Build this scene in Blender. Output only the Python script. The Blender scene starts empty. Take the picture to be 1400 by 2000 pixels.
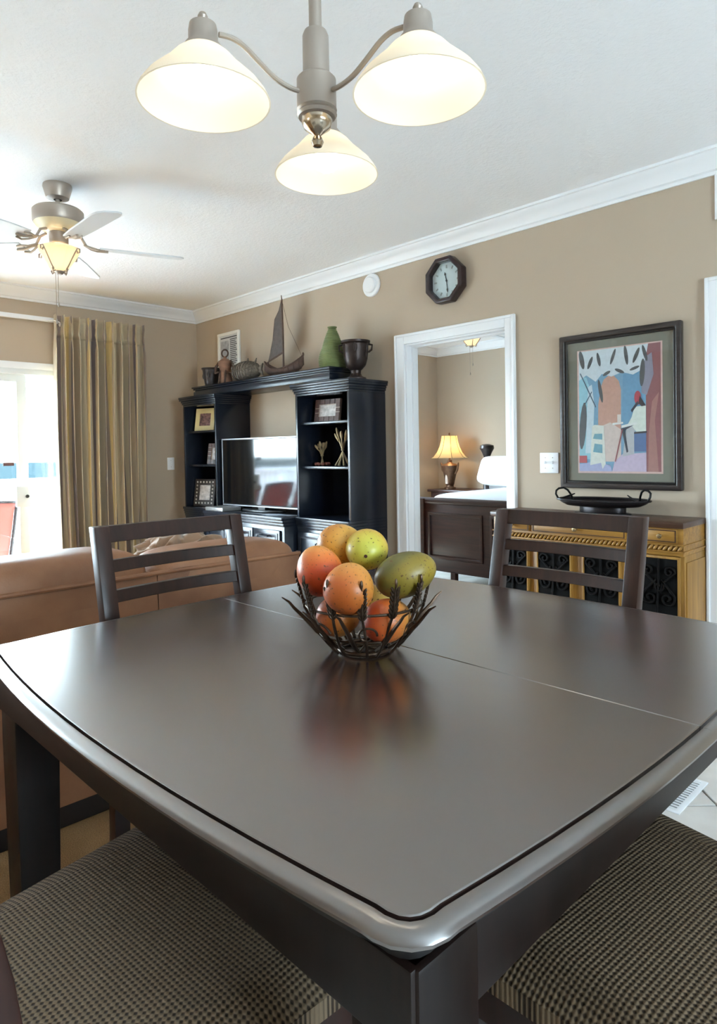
import bpy, bmesh, math, random
from math import pi, sin, cos, radians
from mathutils import Vector, Matrix, Euler

RND = random.Random(7)
sc = bpy.context.scene
COL = sc.collection

# ------------------------------------------------------------------ camera
F_PX, PP_Y, PITCH, ROLL = 1283.0, 909.6, 0.0223, 0.0176
HEAD = radians(39.8) + 0.0794
CAM = Vector((5.7229, -3.4042, 1.3049))
fw = Vector((-cos(HEAD), sin(HEAD), 0)); rt = Vector((sin(HEAD), cos(HEAD), 0)); up = Vector((0, 0, 1))
fw2 = fw * cos(PITCH) - up * sin(PITCH); up2 = up * cos(PITCH) + fw * sin(PITCH)
cr = rt * cos(ROLL) - up2 * sin(ROLL); cu = rt * sin(ROLL) + up2 * cos(ROLL)
cd = bpy.data.cameras.new('camera'); co = bpy.data.objects.new('camera', cd); COL.objects.link(co)
cd.sensor_fit = 'VERTICAL'; cd.sensor_height = 36; cd.lens = F_PX / 2000 * 36
cd.shift_y = -(1000 - PP_Y) / 2000
cd.clip_start = 0.03; cd.clip_end = 20000
m = Matrix((cr, cu, -fw2)).transposed().to_4x4(); m.translation = CAM
co.matrix_world = m
sc.camera = co

# ------------------------------------------------------------------ world, exposure
sc.view_settings.view_transform = 'Standard'
sc.view_settings.look = 'None'
sc.view_settings.gamma = 1
sc.view_settings.use_curve_mapping = False
sc.view_settings.exposure = 2.55
sc.cycles.use_denoising = True
sc.cycles.max_bounces = 10
sc.cycles.diffuse_bounces = 6
sc.cycles.glossy_bounces = 4
sc.cycles.transparent_max_bounces = 12
sc.cycles.caustics_reflective = False
sc.cycles.caustics_refractive = False
sc.cycles.sample_clamp_indirect = 6
SKY = 8.0
w = bpy.data.worlds.new('hazy_sky'); sc.world = w; w.use_nodes = True
nt = w.node_tree; nt.nodes.clear()
_o = nt.nodes.new('ShaderNodeOutputWorld'); _b = nt.nodes.new('ShaderNodeBackground')
_t = nt.nodes.new('ShaderNodeTexCoord'); _s = nt.nodes.new('ShaderNodeSeparateXYZ'); _r = nt.nodes.new('ShaderNodeValToRGB')
_r.color_ramp.elements[0].position = 0.0; _r.color_ramp.elements[0].color = (0.80, 0.91, 1, 1)
_r.color_ramp.elements[1].position = 0.8; _r.color_ramp.elements[1].color = (0.50, 0.73, 1.0, 1)
nt.links.new(_t.outputs['Generated'], _s.inputs[0]); nt.links.new(_s.outputs['Z'], _r.inputs[0])
nt.links.new(_r.outputs[0], _b.inputs[0]); _b.inputs[1].default_value = SKY
nt.links.new(_b.outputs[0], _o.inputs[0])

def portal(loc, sy, sz, flip=False):
    # sampling portal in a window opening: it emits nothing, it only guides rays to the sky
    l = bpy.data.lights.new('window_portal', 'AREA'); l.shape = 'RECTANGLE'; l.size = sz; l.size_y = sy
    l.cycles.is_portal = True
    o = bpy.data.objects.new('window_portal', l); COL.objects.link(o); o.location = loc
    o.rotation_euler = (0, pi / 2 if flip else -pi / 2, 0)
sl_ = bpy.data.lights.new('hazy_sun', 'SUN'); sl_.energy = 11; sl_.angle = radians(4); sl_.color = (.88, .95, 1)
so_ = bpy.data.objects.new('hazy_sun', sl_); COL.objects.link(so_)
so_.rotation_euler = Vector((.50, -.30, -.81)).to_track_quat('-Z', 'Y').to_euler()
portal((-0.2, -2.9, 1.02), 4.0, 1.98)
portal((-0.2, 1.8, 1.45), 1.6, 1.3)
portal((9.2, -2.6, 1.58), 1.6, 1.15, True)

# ------------------------------------------------------------------ helpers: colours and materials
def lin(c):
    r = []
    for x in c[:3]:
        x = x / 255.0
        r.append(x / 12.92 if x <= 0.04045 else ((x + 0.055) / 1.055) ** 2.4)
    return (r[0], r[1], r[2], 1)

class NB:
    def __init__(s, name):
        s.mat = bpy.data.materials.new(name); s.mat.use_nodes = True
        s.t = s.mat.node_tree; s.p = s.t.nodes['Principled BSDF']; s.out = s.t.nodes['Material Output']
    def n(s, k, **kw):
        x = s.t.nodes.new(k)
        for a, b in kw.items(): setattr(x, a, b)
        return x
    def l(s, a, b): s.t.links.new(a, b)
    def coord(s, scale=(1, 1, 1), kind='Object', rot=(0, 0, 0)):
        c = s.n('ShaderNodeTexCoord'); mp = s.n('ShaderNodeMapping')
        mp.inputs['Scale'].default_value = scale; mp.inputs['Rotation'].default_value = rot
        s.l(c.outputs[kind], mp.inputs[0]); return mp.outputs[0]
    def noise(s, vec, scale, detail=4, rough=.5):
        x = s.n('ShaderNodeTexNoise'); x.inputs['Scale'].default_value = scale; x.inputs['Detail'].default_value = detail
        x.inputs['Roughness'].default_value = rough; s.l(vec, x.inputs['Vector']); return x.outputs['Fac']
    def ramp(s, fac, stops):
        x = s.n('ShaderNodeValToRGB'); e = x.color_ramp.elements
        while len(e) < len(stops): e.new(0.5)
        for i, (p, c) in enumerate(stops): e[i].position = p; e[i].color = c
        s.l(fac, x.inputs[0]); return x.outputs[0]
    def bump(s, h, strength=.3, dist=.01):
        b = s.n('ShaderNodeBump'); b.inputs['Strength'].default_value = strength; b.inputs['Distance'].default_value = dist
        s.l(h, b.inputs['Height']); s.l(b.outputs[0], s.p.inputs['Normal'])

def mat(name, col, rough=.5, metal=0, spec=.5, coat=0, vary=0, vscale=8, bump=0, bscale=60, bdist=.002, emit=None, estr=0, stretch=(1, 1, 1), sheen=0):
    b = NB(name); c = lin(col)
    b.p.inputs['Base Color'].default_value = c
    b.p.inputs['Roughness'].default_value = rough; b.p.inputs['Metallic'].default_value = metal
    b.p.inputs['Specular IOR Level'].default_value = spec; b.p.inputs['Coat Weight'].default_value = coat
    b.p.inputs['Coat Roughness'].default_value = .12
    b.p.inputs['Sheen Weight'].default_value = sheen
    if vary or bump:
        v = b.coord(stretch)
    if vary:
        k = b.noise(v, vscale)
        lo = tuple(max(0, x * (1 - vary)) for x in c[:3]) + (1,); hi = tuple(min(1, x * (1 + vary)) for x in c[:3]) + (1,)
        b.l(b.ramp(k, [(.3, lo), (.7, hi)]), b.p.inputs['Base Color'])
    if bump: b.bump(b.noise(v, bscale, 5), bump, bdist)
    if emit:
        b.p.inputs['Emission Color'].default_value = lin(emit); b.p.inputs['Emission Strength'].default_value = estr
    return b.mat

def wood(name, dark, light, rough=.35, scale=3.0, axis='X', coat=0, spec=.5, bump=.05):
    b = NB(name)
    st = {'X': (1, 14, 14), 'Y': (14, 1, 14), 'Z': (14, 14, 1)}[axis]
    v = b.coord(st); k = b.noise(v, scale, 8, .6)
    b.l(b.ramp(k, [(.3, lin(dark)), (.72, lin(light))]), b.p.inputs['Base Color'])
    b.p.inputs['Roughness'].default_value = rough; b.p.inputs['Coat Weight'].default_value = coat; b.p.inputs['Coat Roughness'].default_value = .15
    b.p.inputs['Specular IOR Level'].default_value = spec
    b.bump(k, bump, .002)
    return b.mat

def glass_pane(name, tint=(.93, .97, .97, 1)):
    b = NB(name); t = b.n('ShaderNodeBsdfTransparent'); t.inputs[0].default_value = tint
    g = b.n('ShaderNodeBsdfGlossy'); g.inputs['Roughness'].default_value = .02
    lw = b.n('ShaderNodeLayerWeight'); lw.inputs[0].default_value = .5; pw = b.n('ShaderNodeMath', operation='POWER'); b.l(lw.outputs['Facing'], pw.inputs[0]); pw.inputs[1].default_value = 5
    fr = b.n('ShaderNodeMath', operation='MULTIPLY_ADD'); b.l(pw.outputs[0], fr.inputs[0]); fr.inputs[1].default_value = .96; fr.inputs[2].default_value = .035
    x = b.n('ShaderNodeMixShader'); b.l(fr.outputs[0], x.inputs[0]); b.l(t.outputs[0], x.inputs[1]); b.l(g.outputs[0], x.inputs[2])
    b.l(x.outputs[0], b.out.inputs[0]); return b.mat

def translucent(name, col, diff=.5, emit=0):
    b = NB(name); c = lin(col)
    t = b.n('ShaderNodeBsdfTranslucent'); t.inputs[0].default_value = c
    d = b.n('ShaderNodeBsdfDiffuse'); d.inputs[0].default_value = c
    x = b.n('ShaderNodeMixShader'); x.inputs[0].default_value = diff
    b.l(t.outputs[0], x.inputs[1]); b.l(d.outputs[0], x.inputs[2])
    last = x.outputs[0]
    if emit:
        e = b.n('ShaderNodeEmission'); e.inputs[0].default_value = c; e.inputs[1].default_value = emit
        a = b.n('ShaderNodeAddShader'); b.l(last, a.inputs[0]); b.l(e.outputs[0], a.inputs[1]); last = a.outputs[0]
    b.l(last, b.out.inputs[0]); return b.mat

# ------------------------------------------------------------------ helpers: meshes
class M:
    def __init__(s): s.v = []; s.f = []; s.mi = []
    def add(s, vs, fs, k=0):
        o = len(s.v); s.v += [tuple(v) for v in vs]; s.f += [[i + o for i in f] for f in fs]; s.mi += [k] * len(fs); return s
    def box(s, x0, x1, y0, y1, z0, z1, k=0, xf=None):
        vs = [Vector((x, y, z)) for x in (x0, x1) for y in (y0, y1) for z in (z0, z1)]
        if xf is not None: vs = [xf @ v for v in vs]
        return s.add(vs, [(0, 1, 3, 2), (4, 6, 7, 5), (0, 4, 5, 1), (2, 3, 7, 6), (0, 2, 6, 4), (1, 5, 7, 3)], k)
    def prism(s, poly, a, b, axis='z', k=0, xf=None):
        n = len(poly)
        def P(p, h):
            v = {'z': (p[0], p[1], h), 'y': (p[0], h, p[1]), 'x': (h, p[0], p[1])}[axis]
            v = Vector(v); return xf @ v if xf is not None else v
        vs = [P(p, a) for p in poly] + [P(p, b) for p in poly]
        fs = [tuple(range(n - 1, -1, -1)), tuple(range(n, 2 * n))] + [(i, (i + 1) % n, n + (i + 1) % n, n + i) for i in range(n)]
        return s.add(vs, fs, k)
    def lathe(s, prof, n=24, c=(0, 0, 0), k=0, xf=None, wob=None):
        vs = []; fs = []; rings = []
        for j, (r, z) in enumerate(prof):
            if r <= 1e-6:
                rings.append([len(vs)]); vs.append(Vector((c[0], c[1], c[2] + z)))
            else:
                ring = []
                for i in range(n):
                    a = 2 * pi * i / n; q = r * (wob(a, j) if wob else 1)
                    ring.append(len(vs)); vs.append(Vector((c[0] + q * cos(a), c[1] + q * sin(a), c[2] + z)))
                rings.append(ring)
        for A, B in zip(rings, rings[1:]):
            if len(A) == 1 and len(B) == 1: continue
            for i in range(n):
                j = (i + 1) % n
                if len(A) == 1: fs.append((A[0], B[j], B[i]))
                elif len(B) == 1: fs.append((A[i], A[j], B[0]))
                else: fs.append((A[i], A[j], B[j], B[i]))
        if xf is not None: vs = [xf @ v for v in vs]
        return s.add(vs, fs, k)
    def tube(s, pts, rad, n=8, closed=False, k=0, flat=None):
        pts = [Vector(p) for p in pts]; N = len(pts)
        R = rad if isinstance(rad, (list, tuple)) else [rad] * N
        vs = []; prev = None
        for i, p in enumerate(pts):
            a = pts[(i - 1) % N] if (closed or i > 0) else pts[0]
            b = pts[(i + 1) % N] if (closed or i < N - 1) else pts[-1]
            t = (b - a)
            t = t.normalized() if t.length > 1e-9 else Vector((0, 0, 1))
            if prev is None:
                q = Vector((0, 0, 1)) if abs(t.z) < .9 else Vector((1, 0, 0))
                nrm = (q - t * q.dot(t)).normalized()
            else:
                nrm = prev - t * prev.dot(t)
                nrm = nrm.normalized() if nrm.length > 1e-6 else Vector((1, 0, 0))
            prev = nrm; bi = t.cross(nrm)
            for j in range(n):
                an = 2 * pi * j / n; vs.append(p + (nrm * cos(an) + bi * sin(an)) * R[i])
        fs = []
        for i in range(N if closed else N - 1):
            i2 = (i + 1) % N
            for j in range(n):
                j2 = (j + 1) % n; fs.append((i * n + j, i * n + j2, i2 * n + j2, i2 * n + j))
        if not closed:
            fs.append(tuple(range(n - 1, -1, -1))); fs.append(tuple((N - 1) * n + j for j in range(n)))
        return s.add(vs, fs, k)
    def ball(s, c, r, n=16, mm=10, k=0, rot=None, shape=None):
        if not isinstance(r, (list, tuple)): r = (r, r, r)
        vs = [Vector((0, 0, -1))]; fs = []
        for j in range(1, mm):
            a = -pi / 2 + pi * j / mm
            for i in range(n):
                b = 2 * pi * i / n; vs.append(Vector((cos(a) * cos(b), cos(a) * sin(b), sin(a))))
        vs.append(Vector((0, 0, 1))); T = len(vs) - 1
        for i in range(n): fs.append((0, 1 + (i + 1) % n, 1 + i))
        for j in range(mm - 2):
            for i in range(n):
                i2 = (i + 1) % n; a = 1 + j * n; b = a + n; fs.append((a + i, a + i2, b + i2, b + i))
        a = 1 + (mm - 2) * n
        for i in range(n): fs.append((a + i, a + (i + 1) % n, T))
        out = []
        for v in vs:
            if shape: v = shape(v)
            v = Vector((v.x * r[0], v.y * r[1], v.z * r[2]))
            if rot is not None: v = rot @ v
            out.append(v + Vector(c))
        return s.add(out, fs, k)
    def grid(s, fn, nu, nv, k=0):
        vs = [fn(i / nu, j / nv) for i in range(nu + 1) for j in range(nv + 1)]
        fs = [(i * (nv + 1) + j, (i + 1) * (nv + 1) + j, (i + 1) * (nv + 1) + j + 1, i * (nv + 1) + j + 1) for i in range(nu) for j in range(nv)]
        return s.add(vs, fs, k)
    def mesh(s, name, mats, bevel=0, seg=2, smooth=35):
        me = bpy.data.meshes.new(name); me.from_pydata(s.v, [], s.f)
        if not isinstance(mats, (list, tuple)): mats = [mats]
        for x in mats: me.materials.append(x)
        for p, k in zip(me.polygons, s.mi): p.material_index = k
        bm = bmesh.new(); bm.from_mesh(me)
        bmesh.ops.recalc_face_normals(bm, faces=bm.faces)
        if bevel:
            es = [e for e in bm.edges if len(e.link_faces) == 2 and e.calc_face_angle(0) > radians(25)]
            bmesh.ops.bevel(bm, geom=es, offset=bevel, segments=seg, profile=.5, affect='EDGES', clamp_overlap=True)
        bm.to_mesh(me); bm.free()
        if smooth:
            me.polygons.foreach_set('use_smooth', [True] * len(me.polygons))
            me.set_sharp_from_angle(angle=radians(smooth))
        me.update(); return me
    def obj(s, name, mats, parent=None, loc=(0, 0, 0), rot=(0, 0, 0), **kw):
        return link(name, s.mesh(name, mats, **kw), parent, loc, rot)

def link(name, me, parent=None, loc=(0, 0, 0), rot=(0, 0, 0)):
    o = bpy.data.objects.new(name, me); COL.objects.link(o); o.location = loc; o.rotation_euler = rot
    if parent is not None: o.parent = parent
    return o
def tag(o, label, cat, group=None):
    o['label'] = label; o['category'] = cat
    if group: o['group'] = group
    return o
def thing(name, label, cat, loc=(0, 0, 0), rz=0, group=None):
    o = bpy.data.objects.new(name, None); COL.objects.link(o); o.location = loc; o.rotation_euler = (0, 0, rz)
    o.empty_display_size = .1
    return tag(o, label, cat, group)
def struct(o): o['kind'] = 'structure'; return o
def sthing(name, loc=(0, 0, 0)):
    o = bpy.data.objects.new(name, None); COL.objects.link(o); o.location = loc; o['kind'] = 'structure'; return o
def copy_tree(o, parent=None):
    c = o.copy(); COL.objects.link(c); c.parent = parent
    for ch in [x for x in o.children]: copy_tree(ch, c)
    return c
def arc(fn, n): return [fn(i / n) for i in range(n + 1)]
def rect(x0, x1, y0, y1): return [(x0, y0), (x1, y0), (x1, y1), (x0, y1)]
def ring_prism(mb, outer, inner, a, b, axis):
    n = len(outer)
    def P(p, h): return {'z': (p[0], p[1], h), 'y': (p[0], h, p[1]), 'x': (h, p[0], p[1])}[axis]
    vs = [P(p, a) for p in outer] + [P(p, b) for p in outer] + [P(p, a) for p in inner] + [P(p, b) for p in inner]
    fs = []
    for i in range(n):
        j = (i + 1) % n
        fs += [(i, j, n + j, n + i), (2 * n + j, 2 * n + i, 3 * n + i, 3 * n + j), (n + i, n + j, 3 * n + j, 3 * n + i), (j, i, 2 * n + i, 2 * n + j)]
    return mb.add(vs, fs)
def point(name, loc, watts, col, radius, parent=None):
    l = bpy.data.lights.new(name, 'POINT'); l.energy = watts; l.color = lin(col)[:3]; l.shadow_soft_size = radius
    o = bpy.data.objects.new(name, l); COL.objects.link(o); o.location = loc
    if parent is not None: o.parent = parent
    return o

# ------------------------------------------------------------------ materials
def wall_mat():
    b = NB('tan_wall_paint'); v = b.coord()
    b.p.inputs['Base Color'].default_value = lin((184, 168, 149)); b.p.inputs['Roughness'].default_value = .75
    b.p.inputs['Specular IOR Level'].default_value = .3
    b.bump(b.noise(v, 90, 3), .12, .003); return b.mat
def ceil_mat():
    b = NB('textured_ceiling_paint'); v = b.coord()
    b.p.inputs['Base Color'].default_value = lin((243, 244, 246)); b.p.inputs['Roughness'].default_value = .9
    b.p.inputs['Specular IOR Level'].default_value = .2
    b.bump(b.noise(v, 55, 4, .6), .55, .006); return b.mat
def carpet_mat(name, a, c):
    b = NB(name); v = b.coord(); k = b.noise(v, 260, 3); k2 = b.noise(v, 3, 3)
    mx = b.n('ShaderNodeMath', operation='MULTIPLY'); b.l(k, mx.inputs[0]); b.l(k2, mx.inputs[1])
    b.l(b.ramp(mx.outputs[0], [(.12, lin(a)), (.42, lin(c))]), b.p.inputs['Base Color'])
    b.p.inputs['Roughness'].default_value = .95; b.p.inputs['Specular IOR Level'].default_value = .1
    b.bump(k, .6, .006); return b.mat
def weave_mat():
    b = NB('woven_seat_fabric'); v = b.coord(rot=(0, 0, radians(45)))
    s1 = b.n('ShaderNodeSeparateXYZ'); b.l(v, s1.inputs[0])
    def wv(o, ph):
        a = b.n('ShaderNodeMath', operation='MULTIPLY_ADD'); b.l(o, a.inputs[0]); a.inputs[1].default_value = 620; a.inputs[2].default_value = ph
        c = b.n('ShaderNodeMath', operation='SINE'); b.l(a.outputs[0], c.inputs[0]); return c.outputs[0]
    mm = b.n('ShaderNodeMath', operation='MULTIPLY'); b.l(wv(s1.outputs[0], 0), mm.inputs[0]); b.l(wv(s1.outputs[1], 0), mm.inputs[1])
    mr = b.n('ShaderNodeMath', operation='MULTIPLY_ADD'); b.l(mm.outputs[0], mr.inputs[0]); mr.inputs[1].default_value = .5; mr.inputs[2].default_value = .5
    b.l(b.ramp(mr.outputs[0], [(.2, lin((52, 41, 31))), (.6, lin((124, 105, 83)))]), b.p.inputs['Base Color'])
    b.p.inputs['Roughness'].default_value = .8; b.p.inputs['Specular IOR Level'].default_value = .25
    b.bump(mr.outputs[0], .8, .003); return b.mat
def leather_mat():
    b = NB('brown_leather'); v = b.coord(); k = b.noise(v, 5, 4)
    b.l(b.ramp(k, [(.3, lin((126, 84, 58))), (.7, lin((156, 110, 78)))]), b.p.inputs['Base Color'])
    b.p.inputs['Roughness'].default_value = .5
    vo = b.n('ShaderNodeTexVoronoi'); vo.inputs['Scale'].default_value = 160; b.l(v, vo.inputs['Vector'])
    b.bump(vo.outputs['Distance'], .15, .002); return b.mat
def table_mat(name='espresso_table_top', rough=.25):
    b = NB(name); v = b.coord((1.2, 16, 16)); k = b.noise(v, 3, 3, .5)
    b.l(b.ramp(k, [(.3, lin((38, 23, 19))), (.75, lin((58, 37, 31)))]), b.p.inputs['Base Color'])
    b.p.inputs['Roughness'].default_value = rough
    b.p.inputs['Coat Weight'].default_value = .6; b.p.inputs['Coat Roughness'].default_value = .22
    b.p.inputs['IOR'].default_value = 2.0; b.p.inputs['Specular IOR Level'].default_value = 1.0
    return b.mat
def curtain_mat():
    b = NB('striped_curtain_fabric')
    a = b.n('ShaderNodeUVMap'); sx = b.n('ShaderNodeSeparateXYZ'); b.l(a.outputs[0], sx.inputs[0])
    fr = b.n('ShaderNodeMath', operation='FRACT'); b.l(sx.outputs[0], fr.inputs[0])
    cr_ = b.n('ShaderNodeValToRGB'); cr_.color_ramp.interpolation = 'CONSTANT'; e = cr_.color_ramp.elements
    st = [(0, (190, 176, 150)), (.16, (136, 120, 112)), (.24, (204, 190, 160)), (.36, (166, 150, 136)), (.46, (212, 186, 128)), (.60, (192, 176, 152)), (.70, (116, 104, 108)), (.78, (202, 184, 150)), (.9, (176, 158, 132))]
    while len(e) < len(st): e.new(.5)
    for i, (p, c) in enumerate(st): e[i].position = p; e[i].color = lin(c)
    b.l(fr.outputs[0], cr_.inputs[0])
    b.l(cr_.outputs[0], b.p.inputs['Base Color']); b.p.inputs['Roughness'].default_value = .7; b.p.inputs['Sheen Weight'].default_value = .2
    v = b.coord(); b.bump(b.noise(v, 220, 3), .2, .002)
    return b.mat
def mango_mat(name, a, c, d, off):
    b = NB(name); v = b.coord(); k = b.noise(v, 9, 3)
    g = b.n('ShaderNodeTexCoord'); mp = b.n('ShaderNodeMapping'); mp.inputs['Rotation'].default_value = off
    b.l(g.outputs['Generated'], mp.inputs[0]); sx = b.n('ShaderNodeSeparateXYZ'); b.l(mp.outputs[0], sx.inputs[0])
    ad = b.n('ShaderNodeMath', operation='MULTIPLY_ADD'); b.l(k, ad.inputs[0]); ad.inputs[1].default_value = .55; b.l(sx.outputs[2], ad.inputs[2])
    su = b.n('ShaderNodeMath', operation='SUBTRACT'); b.l(ad.outputs[0], su.inputs[0]); su.inputs[1].default_value = .25
    base = b.ramp(su.outputs[0], [(.1, lin(a)), (.5, lin(c)), (.9, lin(d))])
    sp = b.noise(v, 170, 2); fk = b.ramp(sp, [(.62, (0, 0, 0, 1)), (.72, (1, 1, 1, 1))])
    mx = b.n('ShaderNodeMixRGB'); b.l(fk, mx.inputs[0]); b.l(base, mx.inputs[1]); mx.inputs[2].default_value = lin((92, 62, 24))
    b.l(mx.outputs[0], b.p.inputs['Base Color']); b.p.inputs['Roughness'].default_value = .38
    return b.mat
def tile_mat():
    b = NB('pale_floor_tile'); v = b.coord(); k = b.noise(v, 6, 5)
    b.l(b.ramp(k, [(.3, lin((205, 200, 194))), (.7, lin((226, 222, 217)))]), b.p.inputs['Base Color'])
    b.p.inputs['Roughness'].default_value = .3; return b.mat

WALL = wall_mat(); CEIL = ceil_mat(); WHITE = mat('white_trim_paint', (236, 238, 241), .4)
CARPET = carpet_mat('tan_carpet', (120, 92, 62), (176, 142, 102)); BCARPET = carpet_mat('pale_carpet', (150, 142, 130), (198, 190, 178))
TILE = tile_mat(); GROUT = mat('grout', (128, 122, 114), .9)
ESP = wood('espresso_wood', (30, 15, 11), (56, 31, 24), .36, 3, 'Z', spec=.4); TABLE = table_mat()
ESPD = wood('espresso_table_base', (15, 8, 6), (30, 17, 13), .42, 3, 'Z', spec=.25)
GROOVE = mat('dark_groove', (14, 9, 8), .6)
WEAVE = weave_mat(); LEATHER = leather_mat()
DARKBASE = mat('dark_sofa_base', (26, 18, 15), .6)
NAVY = mat('blue_black_lacquer', (20, 26, 38), .26, spec=.6, vary=.12, vscale=5, bump=.05, bscale=120, bdist=.001)
NICKEL = mat('brushed_nickel', (172, 162, 152), .42, .6)
BRIGHT = mat('polished_nickel', (190, 175, 155), .18, 1)
SHADE = translucent('frosted_glass_shade', (236, 231, 219), .45, .01)
BULB = mat('lit_bulb', (255, 255, 250), .4, emit=(255, 240, 214), estr=1.6)
GLASS = glass_pane('clear_window_glass'); ALU = mat('white_aluminium_frame', (224, 228, 230), .4)
BLACK = mat('black_plastic', (14, 15, 17), .35)
IRON = mat('black_iron', (24, 22, 22), .38, .6)
GOLD = wood('golden_oak', (114, 76, 26), (170, 124, 52), .42, 3, 'X'); GOLDZ = wood('golden_oak_upright', (118, 80, 32), (172, 128, 58), .42, 3, 'Z')
BROWNTOP = wood('walnut_buffet_top', (50, 30, 20), (84, 54, 36), .35, 3, 'X')
CHERRY = wood('dark_cherry_wood', (44, 22, 18), (72, 38, 30), .36, 3, 'X')

# ================================================================== SETTING
CEZ = 2.68
fl = struct(M().box(-.15, 4.2, -6.5, 0, -.12, 0).obj('floor', CARPET))
ft = struct(M().box(4.2, 9, -6.5, 0, -.12, -.004).obj('floor', GROUT))
fb = struct(M().box(-.15, 5.2, .12, 3.85, -.12, 0).obj('floor', BCARPET))
struct(M().box(2.715, 3.53, 0, .12, -.12, .004).obj('floor', TILE))
# diagonal tiles: joints run through (4.94, -0.86)
TS = .46; tme = None; h = TS / 2 - .004
hd = h * math.sqrt(2)
for i in range(-16, 17):
    for j in range(-16, 17):
        ux, uy = (i + .5) * TS, (j + .5) * TS
        x = 4.94 + (ux + uy) / math.sqrt(2); y = -.86 + (-ux + uy) / math.sqrt(2)
        if x < 4.2 + hd or x > 9 - hd or y > -hd or y < -6.5 + hd: continue
        if tme is None:
            tme = M().box(-h, h, -h, h, -.004, .006).mesh('tile', TILE, bevel=.002, seg=1)
        link('tile', tme, ft, (x, y, 0), (0, 0, radians(-45)))
# cut border pieces along the carpet edge and walls
def cut_tile(poly): M().prism(poly, -.004, .006).obj('tile', TILE, ft, bevel=.0015, seg=1)
def clip(poly, ax, lim, keep_less):
    out = []
    for i in range(len(poly)):
        a, b = poly[i], poly[(i + 1) % len(poly)]
        ia = (a[ax] <= lim) == keep_less; ib = (b[ax] <= lim) == keep_less
        if ia: out.append(a)
        if ia != ib:
            t = (lim - a[ax]) / (b[ax] - a[ax]); out.append((a[0] + (b[0] - a[0]) * t, a[1] + (b[1] - a[1]) * t))
    return out
for i in range(-16, 17):
    for j in range(-16, 17):
        ux, uy = (i + .5) * TS, (j + .5) * TS
        x = 4.94 + (ux + uy) / math.sqrt(2); y = -.86 + (-ux + uy) / math.sqrt(2)
        if not (x < 4.2 + hd or x > 9 - hd or y > -hd or y < -6.5 + hd): continue
        p = [(x + hd, y), (x, y + hd), (x - hd, y), (x, y - hd)]
        for ax, lim, kl in ((0, 4.205, False), (0, 8.99, True), (1, -.02, True), (1, -6.49, False)):
            if p: p = clip(p, ax, lim, kl)
        if p and len(p) >= 3:
            ar = abs(sum(p[q][0] * p[(q + 1) % len(p)][1] - p[(q + 1) % len(p)][0] * p[q][1] for q in range(len(p)))) / 2
            if ar > .004: cut_tile(p)

struct(M().box(-.15, 9, -6.5, 0, CEZ, CEZ + .12).obj('ceiling', CEIL))
struct(M().box(-.15, 5.2, .12, 3.85, CEZ, CEZ + .12).obj('ceiling', CEIL))
DL, DR, DT = 2.715, 3.53, 2.035
D2L, D2R = 4.70, 5.53
mb = M()
for a, b in ((-.15, DL), (DR, D2L), (D2R, 9)): mb.box(a, b, 0, .12, 0, CEZ)
mb.box(DL, DR, 0, .12, DT, CEZ); mb.box(D2L, D2R, 0, .12, DT, CEZ)
struct(mb.obj('wall_right', WALL, smooth=0))
SY0, SY1, ST = -4.9, -.9, 2.02
mb = M()
mb.box(-.15, 0, -6.5, SY0, 0, CEZ); mb.box(-.15, 0, SY1, 0, 0, CEZ); mb.box(-.15, 0, SY0, SY1, ST, CEZ)
struct(mb.obj('wall_left', WALL, smooth=0))
mb = M()
mb.box(-.15, 0, .12, 1.0, 0, CEZ); mb.box(-.15, 0, 2.6, 3.73, 0, CEZ); mb.box(-.15, 0, 1.0, 2.6, 0, .8); mb.box(-.15, 0, 1.0, 2.6, 2.1, CEZ)
struct(mb.obj('wall_bedroom_left', WALL, smooth=0))
struct(M().box(-.15, 5.2, 3.73, 3.85, 0, CEZ).obj('wall_bedroom_back', WALL))
struct(M().box(5.08, 5.2, .12, 3.73, 0, CEZ).obj('wall_bedroom_right', WALL))
mb = M(); mb.box(9, 9.12, -6.5, -3.4, 0, CEZ); mb.box(9, 9.12, -1.8, .12, 0, CEZ); mb.box(9, 9.12, -3.4, -1.8, 0, 1.0); mb.box(9, 9.12, -3.4, -1.8, 2.15, CEZ)
struct(mb.obj('wall_back', WALL, smooth=0))
struct(M().box(-.15, 9, -6.62, -6.5, 0, CEZ).obj('wall_front', WALL))

CP = [(0, -.105), (.012, -.105), (.014, -.09), (.026, -.084), (.034, -.066), (.058, -.040), (.078, -.026), (.084, -.016), (.096, -.014), (.096, 0), (0, 0)]
def crown(name, a, b, along, side, base):
    p = [(base + side * x, CEZ + z) for x, z in CP]
    mb = M()
    if along == 'x': mb.prism([(q[0], q[1]) for q in p], a, b, 'x')
    else: mb.prism([(q[0], q[1]) for q in p], a, b, 'y')
    return struct(mb.obj(name, WHITE, smooth=25))
crown('trim_1', 0, 9, 'x', -1, 0)
crown('trim_2', -6.5, 0, 'y', 1, 0)
crown('trim_3', 0, 5.08, 'x', -1, 3.73)
crown('trim_4', .12, 3.73, 'y', 1, 0)
def base(name, a, b, along, side, at):
    mb = M()
    if along == 'x': mb.box(a, b, min(at, at + side * .014), max(at, at + side * .014), 0, .1)
    else: mb.box(min(at, at + side * .014), max(at, at + side * .014), a, b, 0, .1)
    return struct(mb.obj(name, WHITE, bevel=.003))
base('baseboard_right', .02, 2.634, 'x', -1, 0); base('baseboard_right', 3.593, 4.633, 'x', -1, 0)
base('baseboard_left', -.85, -.02, 'y', 1, 0); base('baseboard_bedroom', .02, 5, 'x', -1, 3.73)

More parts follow.
